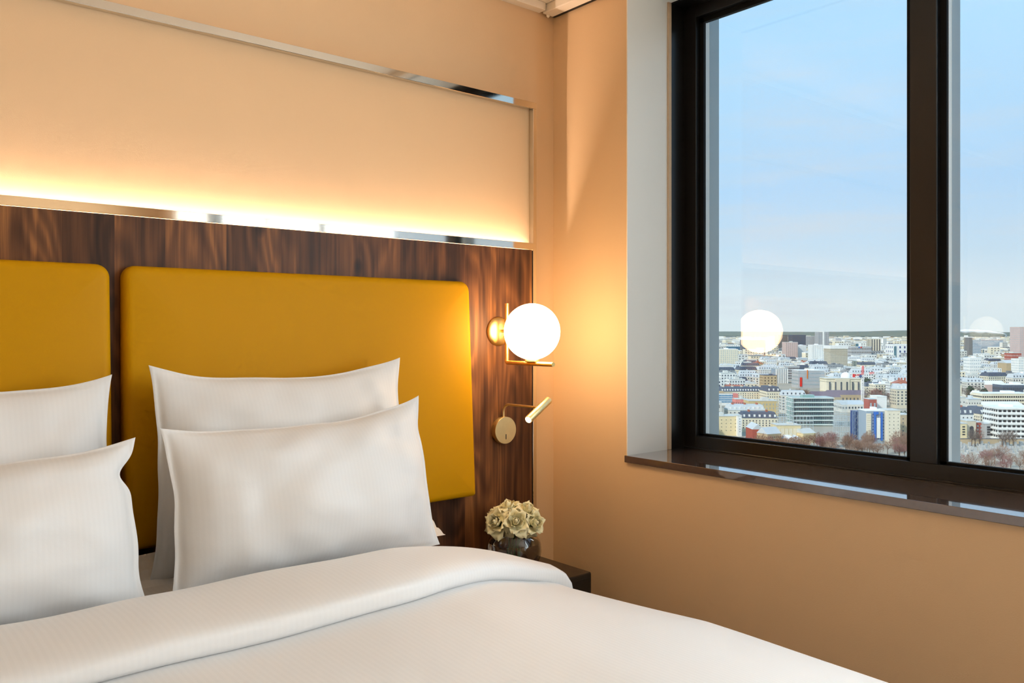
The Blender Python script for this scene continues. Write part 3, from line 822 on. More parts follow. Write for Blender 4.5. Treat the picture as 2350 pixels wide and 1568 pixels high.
cmat('win', (78, 88, 98), 0.25, 0.35, 0.4, 0.5); cmat('winblue', (44, 74, 130), 0.3, 0.3, 0.4, 0.5); cmat('winlight', (168, 182, 186), 0.3, 0.3, 0.3, 0.5); cmat('windark', (48, 54, 62), 0.3, 0.3, 0.4, 0.5)
cmat('blue', (40, 108, 196), 0.5); cmat('azure', (40, 130, 176), 0.4); cmat('red', (222, 52, 48), 0.6); cmat('orange', (236, 130, 50), 0.6); cmat('craneWhite', (236, 232, 228), 0.6)
cmat('glassgreen', (150, 182, 176), 0.15, 0.25, 0.2, 0.6); cmat('steel', (196, 206, 208), 0.5); cmat('bark', (112, 92, 78), 0.9); cmat('path', (196, 184, 158), 0.9, 0.2, 0.05)
cmat('twig', (150, 118, 98), 0.95, 0.30, 0.25); cmat('twigred', (150, 104, 98), 0.95, 0.30, 0.25); cmat('twiggrey', (128, 116, 108), 0.95, 0.3, 0.25); cmat('leaf', (72, 98, 80), 0.9, 0.3, 0.3); cmat('hedge', (96, 118, 84), 0.9, 0.3, 0.3)
cmat('tomb', (190, 190, 186), 0.8, 0.25); cmat('hill', (104, 110, 98), 0.95, 0.12, 0.004); cmat('farhill', (122, 128, 116), 0.95, 0.08, 0.002)

gm = vary(mat('city_ground', lin(176, 168, 152), 0.95, spec=0.1), 0.02, 0.18)
bm = bmesh.new()
gq = [spot(200, 60), spot(3400, 60), spot(4200, 14000), spot(-600, 14000)]
bm.faces.new([bm.verts.new(p) for p in gq]); bm.normal_update()
g0 = done('ground', bm, gm); tag(g0, 'pale streets and ground of the city far below', kind='structure')

def quads(name, Q, m, parent, kind=None):
    me = bpy.data.meshes.new(name); vs = []; fs = []
    for q in Q:
        k = len(vs); vs += [tuple(p) for p in q]; fs.append(tuple(range(k, k + len(q))))
    me.from_pydata(vs, [], fs); me.materials.append(m)
    o = link(name, me, parent)
    if kind: o['kind'] = kind
    return o
def wgrid(Q, w, d, h, rows, cols, z0=2.5, top=1.2, fw=0.5, fh=0.55, sides=(0, 1, 3), arch=False, skip=None):
    """window panes standing proud of the front, right and left faces"""
    H = h - z0 - top
    for sd in sides:
        L = w if sd == 0 else d; n = cols if sd == 0 else max(1, round(cols * d / w)) if cols > 1 else 2
        for r in range(rows):
            for c in range(n):
                if skip and skip(r, c, sd): continue
                a = (c + 0.5) / n * L - L / 2; ww = L / n * fw / 2
                zb = z0 + (r + 0.5 - fh / 2) * H / rows; zt = zb + fh * H / rows
                if sd == 0: q = [(a - ww, -0.12, zb), (a + ww, -0.12, zb), (a + ww, -0.12, zt), (a - ww, -0.12, zt)]
                elif sd == 1: q = [(w / 2 + 0.12, a + d / 2 - ww, zb), (w / 2 + 0.12, a + d / 2 + ww, zb), (w / 2 + 0.12, a + d / 2 + ww, zt), (w / 2 + 0.12, a + d / 2 - ww, zt)]
                else: q = [(-w / 2 - 0.12, a + d / 2 + ww, zb), (-w / 2 - 0.12, a + d / 2 - ww, zb), (-w / 2 - 0.12, a + d / 2 - ww, zt), (-w / 2 - 0.12, a + d / 2 + ww, zt)]
                if arch and sd == 0:
                    q = q[:2] + [(a + ww * math.cos(t), -0.12, zt + ww * math.sin(t)) for t in [math.pi * k / 8 for k in range(9)]]
                Q.append(q)
def cbox(bm, x0, x1, y0, y1, z0, z1): add_box(bm, x0, x1, y0, y1, z0, z1)
def mansard(bm, w, d, z, rh, ins):
    b = [(-w / 2 - 0.3, -0.3), (w / 2 + 0.3, -0.3), (w / 2 + 0.3, d + 0.3), (-w / 2 - 0.3, d + 0.3)]
    t = [(-w / 2 + ins, ins), (w / 2 - ins, ins), (w / 2 - ins, d - ins), (-w / 2 + ins, d - ins)]
    vb = [bm.verts.new((x, y, z)) for x, y in b]; vt = [bm.verts.new((x, y, z + rh)) for x, y in t]
    for k in range(4): bm.faces.new((vb[k], vb[(k + 1) % 4], vt[(k + 1) % 4], vt[k]))
    bm.faces.new(vt); bm.faces.new(list(reversed(vb)))
def gable(bm, w, d, z, rh, along='x'):
    if along == 'x': P = [(-w / 2, 0, z), (w / 2, 0, z), (w / 2, d, z), (-w / 2, d, z), (-w / 2, d / 2, z + rh), (w / 2, d / 2, z + rh)]; Fc = [(0, 1, 5, 4), (2, 3, 4, 5), (0, 4, 3), (1, 2, 5), (0, 3, 2, 1)]
    else: P = [(-w / 2, 0, z), (w / 2, 0, z), (w / 2, d, z), (-w / 2, d, z), (0, 0, z + rh), (0, d, z + rh)]; Fc = [(0, 4, 5, 3), (1, 2, 5, 4), (0, 1, 4), (2, 3, 5), (0, 3, 2, 1)]
    V = [bm.verts.new(p) for p in P]
    for f in Fc: bm.faces.new([V[k] for k in f])
TAKEN = [(z * (a - 1175) / F, z * (b - 1175) / F, z, z2) for a, b, z, z2 in ((1808, 1884, 808, 898), (1981, 2059, 793, 912), (2200, 2266, 872, 948), (2046, 2084, 630, 668))]; KEEP = []
def bld(name, label, x0, x1, ytop, z, d, wall, roof=('flat', 'flat'), rows=5, cols=6, win='win', fw=0.5, fh=0.55, rot=0.0, group=None, cat='building', sides=(0, 1, 3), z0=2.5, top=1.2, arch=False, ybot=None, dorm=0, extra=None):
    px = (x0 + x1) / 2; w = (x1 - x0) / F * z; p = spot(px, z); h = hgt(ytop, z)
    lat = z * (px - 1175) / F
    TAKEN.append((lat - w / 2 - 2, lat + w / 2 + 2, z - 3, z + d + 3))
    KEEP.append((x0, x1, ytop + 0.62 * h * F / z, z))
    t = thing(name, label, cat, p, math.radians(-40 + rot), group)
    kind, rm = roof; rh = 0
    if kind in ('mansard',): rh = min(5.0, h * 0.28)
    if kind in ('gable', 'gabley'): rh = min(5.0, h * 0.3)
    hb = h - rh
    bm = bmesh.new(); cbox(bm, -w / 2, w / 2, 0, d, 0, hb); done('walls', bm, CM[wall], t)
    bm = bmesh.new()
    if kind == 'mansard':
        mansard(bm, w, d, hb, rh, 1.6)
    elif kind == 'gable': gable(bm, w + 0.6, d, hb, rh)
    elif kind == 'gabley': gable(bm, w + 0.6, d, hb, rh, 'y')
    else:
        cbox(bm, -w / 2 - 0.2, w / 2 + 0.2, -0.2, d + 0.2, hb, hb + 0.5)
        if w > 10 and kind != 'bare':
            a = CR.uniform(-0.25, 0.1) * w; cbox(bm, a, a + w * CR.uniform(0.12, 0.3), d * 0.3, d * 0.7, hb, hb + CR.uniform(1.5, 3.0))
    ro = done('roof', bm, CM[rm], t)
    if kind == 'mansard':
        bm = bmesh.new()
        for k in range(max(1, int(w // 9))):
            a = -w / 2 + (k + 0.5) * w / max(1, int(w // 9)); cbox(bm, a - 0.5, a + 0.5, d * 0.35, d * 0.65, hb + rh * 0.7, hb + rh + 1.4)
        o = done('chimney_stacks', bm, CM['tile' if CR.random() < 0.4 else 'stone'], ro); o['kind'] = 'stuff'
        nd = dorm or max(2, int(w // 3.5)); bm = bmesh.new()
        for k in range(nd):
            a = -w / 2 + (k + 0.5) * w / nd; cbox(bm, a - 0.7, a + 0.7, 0.1, 1.6, hb + rh * 0.15, hb + rh * 0.62)
        o = done('dormers', bm, CM['white'], ro); o['kind'] = 'stuff'
    if rows and cols:
        Q = []; wgrid(Q, w, d, hb, rows, cols, z0, top, fw, fh, sides, arch); quads('windows', Q, CM[win], t, 'stuff')
    if extra: extra(t, w, d, hb)
    return t

# --- landmarks, near to far -------------------------------------------------
def ribbon(t, w, d, h):                              # white modern block: continuous floor bands
    bm = bmesh.new(); n = 6
    for k in range(n + 1): cbox(bm, -w / 2 - 0.9, w / 2 + 0.9, -1.3, d * 0.5, 1.5 + k * (h - 1.5) / n - 0.55, 1.5 + k * (h - 1.5) / n + 0.55)
    done('balcony_bands', bm, CM['white'], t)
bld('modern_apartment_block', 'bright white modern apartment block with horizontal balcony bands above the cemetery wall', 2292, 2372, 938, 560, 22, 'white', ('flat', 'whiteroof'), 6, 8, 'windark', 0.62, 0.40, rot=-6, extra=ribbon, sides=(0, 3), z0=1.5, top=0)
bld('townhouse', 'grey glazed townhouse between the arched facade and the white modern block', 2262, 2286, 974, 570, 12, 'grey', ('flat', 'zinc'), 4, 1, 'windark', 0.75, 0.75, sides=(0,))
def archfront(t, w, d, h):
    Q = [[(-w * 0.22, -0.2, h * 0.05), (w * 0.22, -0.2, h * 0.05), (w * 0.22, -0.2, h * 0.62)] + [(w * 0.22 * math.cos(a), -0.2, h * 0.62 + w * 0.22 * math.sin(a)) for a in [math.pi * k / 10 for k in range(1, 10)]] + [(-w * 0.22, -0.2, h * 0.62)]]
    quads('arched_window', Q, CM['windark'], t)
bld('townhouse', 'pale stone townhouse with one tall arched window', 2219, 2240, 967, 572, 12, 'stone', ('flat', 'flat'), 0, 0, extra=archfront)
bld('townhouse', 'red brick townhouse beside the tall arched window facade', 2240, 2256, 970, 575, 11, 'brick', ('flat', 'zinc'), 3, 2, 'winlight')
bld('townhouse', 'warm cream townhouse with paired windows facing the cemetery', 2189, 2219, 973, 570, 12, 'yellow', ('flat', 'zinc'), 4, 2, 'windark', 0.42, 0.5, sides=(0,))
bld('townhouse', 'narrow peach townhouse at the end of the cemetery row', 2164, 2187, 948, 580, 12, 'tan', ('mansard', 'slate'), 5, 3, 'win')
bld('apartment_building', 'white rendered building with blue slate mansard behind the arched townhouse', 2197, 2234, 936, 610, 14, 'white', ('mansard', 'slate'), 4, 4, 'win', 0.3, 0.4)
bld('apartment_building', 'cream corner building with grey slate attic behind the white modern block', 2246, 2290, 935, 620, 16, 'cream', ('mansard', 'slate'), 4, 7, 'win', 0.35, 0.6, rot=12)
bld('warehouse', 'long low pale shed with white roof behind the modern block', 2265, 2360, 925, 690, 30, 'pale', ('gable', 'whiteroof'), 0, 0, cat='warehouse')
bld('office_building', 'long cream two-band office with rows of dark windows', 2254, 2365, 904, 760, 18, 'cream', ('flat', 'whiteroof'), 4, 22, 'windark', 0.7, 0.42)
bld('apartment_building', 'blank pale building with few small windows behind the townhouses', 2168, 2216, 913, 650, 16, 'pale', ('flat', 'flat'), 4, 6, 'windark', 0.22, 0.25)
bld('apartment_building', 'pale block with sparse square windows beside the pink pier', 2222, 2252, 917, 670, 14, 'pale', ('flat', 'zinc'), 4, 5, 'windark', 0.25, 0.3)
def balc(t, w, d, h):
    bm = bmesh.new()
    for r in range(5):
        for c in range(3):
            if (r + c) % 2: a = -w / 2 + (c + 0.5) * w / 3; cbox(bm, a - 1.6, a + 1.6, -1.2, 0, 3 + r * (h - 3) / 5, 4.2 + r * (h - 3) / 5)
    done('balconies', bm, CM['white'], t)
bld('apartment_building', 'teal glazed block with staggered white balconies', 2166, 2198, 882, 830, 16, 'teal', ('flat', 'flat'), 5, 6, 'winlight', 0.5, 0.5, extra=balc, sides=(0,))
bld('apartment_building', 'slim cream slab attached to the teal balcony block', 2199, 2207, 884, 828, 16, 'cream', ('flat', 'flat'), 0, 0)
bld('pavilion', 'small stone pavilion with white domed cap among dark trees', 2236, 2252, 897, 860, 8, 'stone', ('mansard', 'whiteroof'), 1, 4, 'win', 0.5, 0.7)
bld('hall', 'long hall with dark blue windows and cream top', 2302, 2362, 884, 900, 20, 'slatewall', ('flat', 'whiteroof'), 2, 14, 'win', 0.6, 0.5)
bld('market_hall', 'low hall with white pitched roof and red gable end', 2262, 2310, 875, 1000, 22, 'rose', ('gable', 'whiteroof'), 0, 0, cat='hall')
# left pane, near row
bld('apartment_building', 'blank cream party-wall building with tiny windows beside the window frame', 1640, 1693, 956, 590, 12, 'yellow', ('flat', 'flat'), 4, 5, 'win', 0.14, 0.2, sides=(0,))
bld('apartment_building', 'narrow white end wall with a column of tiny windows', 1693, 1702.5, 955, 586, 10, 'white', ('flat', 'flat'), 6, 1, 'windark', 0.16, 0.3, sides=(0,))
bld('apartment_building', 'cream stone building with black slate mansard and dormers beside the glass screens', 1703, 1784, 947, 610, 14, 'cream', ('mansard', 'slate'), 4, 11, 'win', 0.32, 0.55, rot=-4)
bld('chapel', 'small brick-red gabled chapel with grey roof in the garden', 1727, 1753, 974, 560, 16, 'brick', ('gabley', 'zinc'), 1, 1, 'white', 0.08, 0.4, sides=(0,), cat='chapel')
bld('school_wing', 'honey-coloured school wing with flat roof and tall bays', 1782, 1838, 977, 556, 12, 'yellow', ('flat', 'flat'), 1, 6, 'cream', 0.85, 0.8, sides=(0,))
bld('school_wing', 'long honey-coloured school wing running towards the trees', 1757, 1797, 982, 528, 10, 'tan', ('gable', 'zinc'), 3, 7, 'win', 0.3, 0.5, rot=24)
bld('school_wing', 'honey-coloured school wing with arcade beside the garden trees', 1840, 1875, 985, 552, 12, 'yellow', ('gable', 'flat'), 2, 9, 'ochre', 0.4, 0.6, rot=20)
bld('pavilion', 'white hipped-roof pavilion in the school garden', 1806, 1840, 1003, 525, 12, 'white', ('mansard', 'whiteroof'), 1, 5, 'win', 0.4, 0.5)
# fondation of glass: six floors, white floor edges, glass screens on both sides
def glassfloors(t, w, d, h):
    bm = bmesh.new()
    for k in range(7): cbox(bm, -w / 2 - 0.4, w / 2 + 0.4, -0.8, d, 1 + k * (h - 1) / 6 - 0.28, 1 + k * (h - 1) / 6 + 0.28)
    done('floor_slabs', bm, CM['white'], t)
    for a, b, zt in ((-w / 2 - 13, -w / 2, h * 1.0), (w / 2, w / 2 + 10, h * 0.92)):
        Q = [[(a, -1.2, 0), (b, -1.2, 0), (b, -1.2, zt), (a, -1.2, zt)]]
        g = quads('glass_screen', Q, M_PANE, t); bm = bmesh.new()
        n = 8
        for k in range(n + 1): x = a + (b - a) * k / n; cbox(bm, x - 0.10, x + 0.10, -1.4, -1.1, 0, zt)
        for k in range(13): zz = zt * k / 12; cbox(bm, a, b, -1.4, -1.15, zz - 0.10, zz + 0.10)
        done('screen_grid', bm, CM['steel'], g)
bld('glass_building', 'six-storey glass building with white floor edges and tall glass screens', 1820, 1913, 914, 650, 16, 'glassgreen', ('flat', 'glassgreen'), 6, 22, 'win', 0.82, 0.55, z0=1, top=0, extra=glassfloors, sides=(0,))
for a, b, lab in ((1783, 1866, 'tall street glass screen on steel grid near the black slate mansard building'), (1912, 1958, 'tall street glass screen on steel grid beside the blue lattice tower')):
    z = 585; w = (b - a) / F * z; t = thing('glass_screen_wall', lab, 'glass screen', spot((a + b) / 2, z), math.radians(-40)); h = hgt(956, z)
    quads('glass_sheet', [[(-w / 2, 0, 0), (w / 2, 0, 0), (w / 2, 0, h), (-w / 2, 0, h)]], M_PANE, t); bm = bmesh.new()
    for k in range(12): x = -w / 2 + w * k / 11; cbox(bm, x - 0.12, x + 0.12, -0.2, 0.1, 0, h)
    for k in range(5): cbox(bm, -w / 2, w / 2, -0.2, 0.1, h * k / 4 - 0.13, h * k / 4 + 0.13)
    done('steel_grid', bm, CM['steel'], t); TAKEN.append((z * ((a + b) / 2 - 1175) / F - w / 2, z * ((a + b) / 2 - 1175) / F + w / 2, z - 2, z + 4))
# blue and white tower with lattice
def bluetower(t, w, d, h):
    bm = bmesh.new()
    for a in (-0.10, 0.22): cbox(bm, w * a - 0.55, w * a + 0.55, -0.9, 0, h * 0.10, h * 0.97)
    cbox(bm, -w * 0.16, w * 0.06, -0.8, 0, h * 0.90, h * 0.98); done('blue_strips', bm, CM['blue'], t)
    bm = bmesh.new(); cbox(bm, -w * 0.02, w * 0.15, -0.7, 0, h * 0.18, h * 0.80); done('white_bay', bm, CM['white'], t)
    bm = bmesh.new(); cbox(bm, -w * 0.5 - 0.1, -w * 0.30, -0.7, 0.2, 0, h * 0.93); done('corrugated_stair', bm, CM['cream'], t)
    bm = bmesh.new()
    for k in range(14): cbox(bm, -w * 0.5 - 0.2, -w * 0.30, -0.85, -0.6, h * 0.93 * k / 14, h * 0.93 * k / 14 + 0.25)
    done('stair_ribs', bm, CM['stone'], t)
bld('residential_tower', 'blue and white tower with vertical blue strips', 1988.5, 2036, 944, 548, 13, 'bluegrey', ('flat', 'whiteroof'), 9, 8, 'winblue', 0.45, 0.6, extra=bluetower, sides=(0,))
bld('residential_slab', 'cream slab with two columns of dot windows beside the blue tower', 2036.5, 2066, 943, 544, 12, 'cream', ('flat', 'flat'), 8, 3, 'windark', 0.14, 0.24, sides=(0,))
bld('residential_slab', 'sandy low slab with few windows behind the cream dot-window slab', 2066, 2092, 953, 565, 12, 'tan', ('flat', 'flat'), 5, 2, 'win', 0.2, 0.3, sides=(0,))
z = 566; a, b = 1957, 1989; w = (b - a) / F * z; h = hgt(941, z)
t = thing('lattice_tower', 'blue steel lattice stair tower attached beside the blue and white tower', 'tower', spot((a + b) / 2, z), math.radians(-40))
bm = bmesh.new(); cbox(bm, -w / 2 + 2, w / 2, 1.5, 9, 0, h * 0.95); done('core', bm, CM['winblue'], t)
bm = bmesh.new()
for k in range(7): x = -w / 2 + w * k / 6; cbox(bm, x - 0.12, x + 0.12, -0.2, 0.1, 0, h)
for k in range(9):
    for c in range(6):
        x0_, x1_ = -w / 2 + w * c / 6, -w / 2 + w * (c + 1) / 6; z0_, z1_ = h * k / 9, h * (k + 1) / 9
        add_tube(bm, [(x0_, 0, z0_ if (k + c) % 2 else z1_), (x1_, 0, z1_ if (k + c) % 2 else z0_)], 0.11, 4)
done('lattice', bm, CM['bluegrey'], t); TAKEN.append((z * ((a + b) / 2 - 1175) / F - w / 2, z * ((a + b) / 2 - 1175) / F + w / 2, z - 2, z + 10))
# middle distance
bld('workshop', 'white sloping gable wall beside the small brick house', 2013, 2035, 911, 700, 14, 'white', ('bare', 'whiteroof'), 0, 0)
bld('townhouse', 'small dark red brick house with white trim beside the white gable', 1994, 2012, 917, 690, 10, 'brick', ('flat', 'zinc'), 2, 2, 'winlight', 0.4, 0.5, sides=(0,))
bld('warehouse', 'low roof sheds with pale zinc roofs behind the glass building', 1932, 1988, 921, 760, 26, 'pale', ('gable', 'zinc'), 1, 8, 'win', cat='warehouse')
bld('apartment_building', 'tall cream building with balconies near the purple trees', 2057, 2092, 882, 800, 14, 'stone', ('mansard', 'zinc'), 5, 4, 'win', 0.4, 0.5)
def tilefront(t, w, d, h):
    bm = bmesh.new(); cbox(bm, w * 0.5 - 0.2, w * 0.5 + 5.2, -0.4, d, 0, h * 0.97); done('pink_end', bm, CM['pink'], t)
bld('school', 'school with bright blue tiled front and pink end wall', 1640, 1682, 903, 830, 12, 'white', ('flat', 'tan'), 4, 13, 'azure', 0.7, 0.72, extra=tilefront, sides=(0,))
bld('workshop', 'low workshop with salmon pink front wall', 1688, 1716, 917, 800, 12, 'pink', ('flat', 'flat'), 1, 6, 'win', 0.3, 0.3)
bld('seminary', 'long cream seminary under a huge dark slate roof with rows of dormers', 1655, 1762, 890, 880, 24, 'cream', ('mansard', 'slate'), 3, 20, 'win', 0.3, 0.5, dorm=18, cat='building')
bld('seminary', 'slate-roofed cross wing closing the long cream seminary', 1760, 1791, 888, 850, 26, 'cream', ('mansard', 'slate'), 3, 6, 'win', 0.3, 0.5)
bld('convent', 'ochre walled convent with flat roof and ladder-like windows', 1718, 1786, 921, 720, 16, 'ochre', ('flat', 'flat'), 3, 9, 'winlight', 0.3, 0.4)
bld('apartment_building', 'pale building with grey sloping attic windows in front of the ochre convent', 1672, 1756, 930, 670, 14, 'pale', ('mansard', 'zinc'), 4, 9, 'win', 0.3, 0.5)
bld('outbuilding', 'violet-roofed low wing in front of the observatory', 1905, 1990, 897, 840, 18, 'tan', ('gable', 'violet'), 1, 10, 'win', 0.3, 0.4)
bld('outbuilding', 'long tan wing with brown roof behind the glass building', 1868, 1930, 900, 790, 18, 'tan', ('gable', 'violet'), 0, 0)
def observ(t, w, d, h):
    bm = bmesh.new()
    for zz, ex in ((h * 0.97, 0.8), (h * 0.80, 0.5), (h * 0.10, 0.4)): cbox(bm, -w / 2 - ex, w / 2 + ex, -ex, d + ex, zz - 0.35, zz + 0.35)
    cbox(bm, -w * 0.26, w * 0.16, -1.2, d, 0, h * 0.965); done('cornices', bm, CM['stone'], t)
    r = 6.0; bm = bmesh.new(); pr = [(r, h), (r, h + 1.2)] + [(r * math.cos(a), h + 1.2 + r * 1.02 * math.sin(a)) for a in [math.pi / 2 * k / 10 for k in range(1, 10)]] + [(0, h + 1.2 + r * 1.02)]
    add_lathe(bm, pr, 40, (w * 0.165, d * 0.5, 0)); done('dome', bm, CM['whiteroof'], t, True)
    Q = []; wgrid(Q, w, d, h, 1, 6, h * 0.16, h * 0.28, 0.28, 1.0, (0,), True)
    Q = [[(p[0], -1.3, p[2]) for p in q] for q in Q]; quads('arched_windows', Q, CM['win'], t, 'stuff')
bld('observatory', 'cream stone observatory with arched windows and white dome', 1897, 1976, 869, 1000, 22, 'cream', ('bare', 'flat'), 0, 0, extra=observ, cat='observatory')
# crane
zc = 800; t = thing('tower_crane', 'white tower crane with red jib ends in front of the observatory', 'crane', spot(1979.5, zc), math.radians(-40)); hm = hgt(860, zc); s1 = zc / F
def lattice(bm, a, b, r, n):
    a, b = Vector(a), Vector(b); d = (b - a).normalized(); u = Vector((0, 1, 0)); v = d.cross(u).normalized()
    cs = [u * r + v * r, u * r - v * r, u * -r - v * r, u * -r + v * r]
    for c in cs: add_tube(bm, [a + c, b + c], r * 0.22, 4)
    for k in range(n):
        p, q = a.lerp(b, k / n), a.lerp(b, (k + 1) / n)
        for i in range(4): add_tube(bm, [p + cs[i], q + cs[(i + 1) % 4]], r * 0.16, 4)
bm = bmesh.new(); lattice(bm, (0, 0, 0), (0, 0, hm), 0.95, 22); done('mast', bm, CM['craneWhite'], t)
bm = bmesh.new(); lattice(bm, (0.5, 0, hm), (46 * s1, 0, hm + 3.2), 0.6, 20); j = done('jib', bm, CM['craneWhite'], t)
bm = bmesh.new(); lattice(bm, (15 * s1, 0, hm + 1.05), (26 * s1, 0, hm + 1.8), 0.72, 5); done('jib_band', bm, CM['red'], j)
bm = bmesh.new(); lattice(bm, (-0.5, 0, hm), (-22 * s1, 0, hm - 0.9), 0.55, 9); cbox(bm, -22 * s1, -18 * s1, -1, 1, hm - 2.6, hm + 0.6); done('counter_jib', bm, CM['red'], t)
bm = bmesh.new(); lattice(bm, (0, 0, hm), (1 * s1, 0, hm + 20 * s1), 0.7, 8); done('apex', bm, CM['red'], t)
bm = bmesh.new(); cbox(bm, -3.2, -0.9, -1, 1, hm - 2.6, hm - 0.2); done('cab', bm, CM['winblue'], t)
def banner(t, w, d, h):
    bm = bmesh.new(); cbox(bm, -w * 0.44, -w * 0.36, -0.8, -0.2, h * 0.10, h * 0.62); done('red_banner', bm, CM['red'], t)
    bm = bmesh.new(); cbox(bm, -w * 0.17, -w * 0.14, -0.8, -0.2, h * 0.55, h * 1.05); done('orange_sign', bm, CM['orange'], t)
bld('institute', 'long pale institute with a red banner and an orange sign', 1832, 1892, 851, 1080, 26, 'grey', ('flat', 'whiteroof'), 4, 16, 'winlight', 0.7, 0.35, extra=banner)
def fins(t, w, d, h):
    bm = bmesh.new()
    for k in range(7): a = -w / 2 + w * (k + 0.5) / 7; cbox(bm, a - w / 28, a + w / 28, -1.4, 0, 0, h * 0.98)
    done('white_fins', bm, CM['white'], t)
bld('office_building', 'white office with tall vertical fins', 1779, 1809, 846, 1180, 18, 'bluegrey', ('flat', 'flat'), 5, 7, 'win', 0.4, 0.5, extra=fins, sides=(0,))
bld('office_building', 'dark-windowed office behind the white finned block', 1808, 1835, 841, 1230, 18, 'grey', ('flat', 'flat'), 5, 9, 'windark', 0.6, 0.5)
bld('apartment_building', 'tan building with a burgundy ground floor beside brown trees', 1752, 1783, 862, 1000, 16, 'tan', ('flat', 'slate'), 5, 4, 'windark', 0.3, 0.4)
bld('gridded_tower', 'tall beige tower with a dense window grid and white crown', 1906, 1945, 800, 1430, 30, 'stone', ('flat', 'whiteroof'), 16, 15, 'win', 0.45, 0.55, cat='tower', extra=lambda t, w, d, h: done('crown', add_box(bmesh.new(), -w / 2 - 0.8, w / 2 + 0.8, -0.8, d, h - 0.5, h + 5), CM['white'], t))
bld('tower_block', 'white tower block with one dark stair stripe', 1863.5, 1890, 792, 1800, 24, 'white', ('flat', 'whiteroof'), 14, 5, 'winlight', 0.25, 0.4, cat='tower')
bld('tower_block', 'pinkish beige tower block paired with a white tower', 1803, 1831, 786, 1900, 26, 'rose', ('flat', 'flat'), 16, 6, 'browngrey', 0.3, 0.5, cat='tower')
bld('tower_block', 'white ribbed tower block paired with a beige tower', 1832, 1850.5, 793, 1930, 24, 'white', ('flat', 'whiteroof'), 14, 6, 'winlight', 0.3, 0.6, cat='tower')
bld('office_tower', 'dark slate-blue office tower standing behind the beige tower', 1818, 1849.5, 769, 2700, 40, 'slatewall', ('bare', 'slate'), 14, 12, 'windark', 0.6, 0.5, cat='tower')
bld('office_tower', 'brown-grey slab tower next to the slate-blue tower', 1786, 1808, 769, 2750, 40, 'browngrey', ('bare', 'slate'), 14, 8, 'win', 0.6, 0.4, cat='tower')
bld('office_block', 'dark grey office block behind the low white blocks', 1707, 1757, 781, 2100, 36, 'browngrey', ('bare', 'darkflat'), 9, 14, 'slatewall', 0.8, 0.5)
bld('apartment_slab', 'white apartment slab of vertical bays near the window frame', 1653, 1694, 802, 1750, 24, 'cream', ('flat', 'whiteroof'), 7, 9, 'winlight', 0.3, 0.7)
bld('office_block', 'long low teal glazed office band in the distance', 1640, 1704, 796, 2300, 30, 'teal', ('bare', 'bluegrey'), 4, 20, 'winblue', 0.6, 0.5)
bld('tower_block', 'tall pale tower pair with a white spine', 1878, 1902.5, 762, 2900, 34, 'grey', ('bare', 'flat'), 20, 6, 'win', 0.5, 0.4, cat='tower', extra=lambda t, w, d, h: done('white_spine', add_box(bmesh.new(), -w * 0.10, w * 0.06, -1.5, d, 0, h + 2), CM['white'], t))
bld('tower_block', 'slender grey tower beside the pale tower pair', 1850, 1877, 772, 2950, 30, 'grey', ('bare', 'flat'), 16, 6, 'win', 0.4, 0.4, cat='tower')
bld('tower_block', 'twin-column tower with pale green edges', 1998.5, 2021.5, 778, 2300, 28, 'cream', ('bare', 'flat'), 14, 4, 'win', 0.5, 0.9, cat='tower')
bld('office_block', 'long white office with dark blue end near the mullion', 2050, 2092, 791, 1900, 40, 'white', ('bare', 'whiteroof'), 4, 4, 'winblue', 0.3, 0.5, extra=lambda t, w, d, h: done('blue_end', add_box(bmesh.new(), -w * 0.46, -w * 0.34, -1.0, 2, 0, h * 0.9), CM['teal'], t))
bld('arena', 'long low teal-roofed arena among distant blocks', 1952, 1998, 790, 2500, 50, 'teal', ('bare', 'teal'), 0, 0, cat='arena')
bld('office_block', 'grey office with small red and blue roof signs', 1954, 2000, 796, 2000, 30, 'grey', ('bare', 'flat'), 4, 12, 'browngrey', 0.6, 0.4, extra=lambda t, w, d, h: (done('blue_sign', add_box(bmesh.new(), -w * 0.15, -w * 0.10, -1, 0, h - 3, h), CM['blue'], t), done('red_sign', add_box(bmesh.new(), -w * 0.04, w * 0.01, -1, 0, h - 3, h), CM['red'], t)))
# right pane distance
bld('tower_block', 'cream striped tower block beyond the mullion', 2176, 2204, 786, 2000, 26, 'cream', ('bare', 'flat'), 14, 8, 'winlight', 0.4, 0.8, cat='tower')
bld('tower_block', 'lower white tower block in front of the cream striped tower', 2180, 2199, 813, 1500, 22, 'white', ('flat', 'whiteroof'), 8, 6, 'winlight', 0.4, 0.4, cat='tower')
bld('tower_block', 'mauve-grey windowless tower end beside the gridded slab', 2224, 2232, 775, 2150, 24, 'browngrey', ('bare', 'flat'), 0, 0, cat='tower')
bld('apartment_slab', 'tall pale slab with a grid of balconies beside the mauve tower end', 2232, 2251.5, 780, 2150, 22, 'bluegrey', ('bare', 'flat'), 12, 6, 'white', 0.55, 0.35)
bld('apartment_slab', 'long grey slab with white balcony grid in the distance', 2253, 2302, 781, 2600, 26, 'bluegrey', ('bare', 'tile'), 10, 16, 'white', 0.55, 0.35)
bld('office_tower', 'tall pinkish grey tower rising above the horizon', 2340.5, 2366, 751, 1500, 30, 'rose', ('bare', 'flat'), 20, 6, 'grey', 0.4, 0.6, cat='tower')
bld('apartment_building', 'dark pink brick block below the tall pinkish tower', 2323, 2344, 811, 1480, 24, 'brick', ('flat', 'flat'), 5, 6, 'rose', 0.5, 0.5)
bld('apartment_building', 'white block with rounded tower end in the middle distance', 2226, 2252, 822, 1350, 20, 'white', ('flat', 'whiteroof'), 5, 6, 'winlight', 0.4, 0.4)
bld('apartment_building', 'pale green-white tower block by the frame edge', 2338, 2362, 824, 1300, 20, 'white', ('flat', 'flat'), 7, 7, 'winlight', 0.4, 0.4)
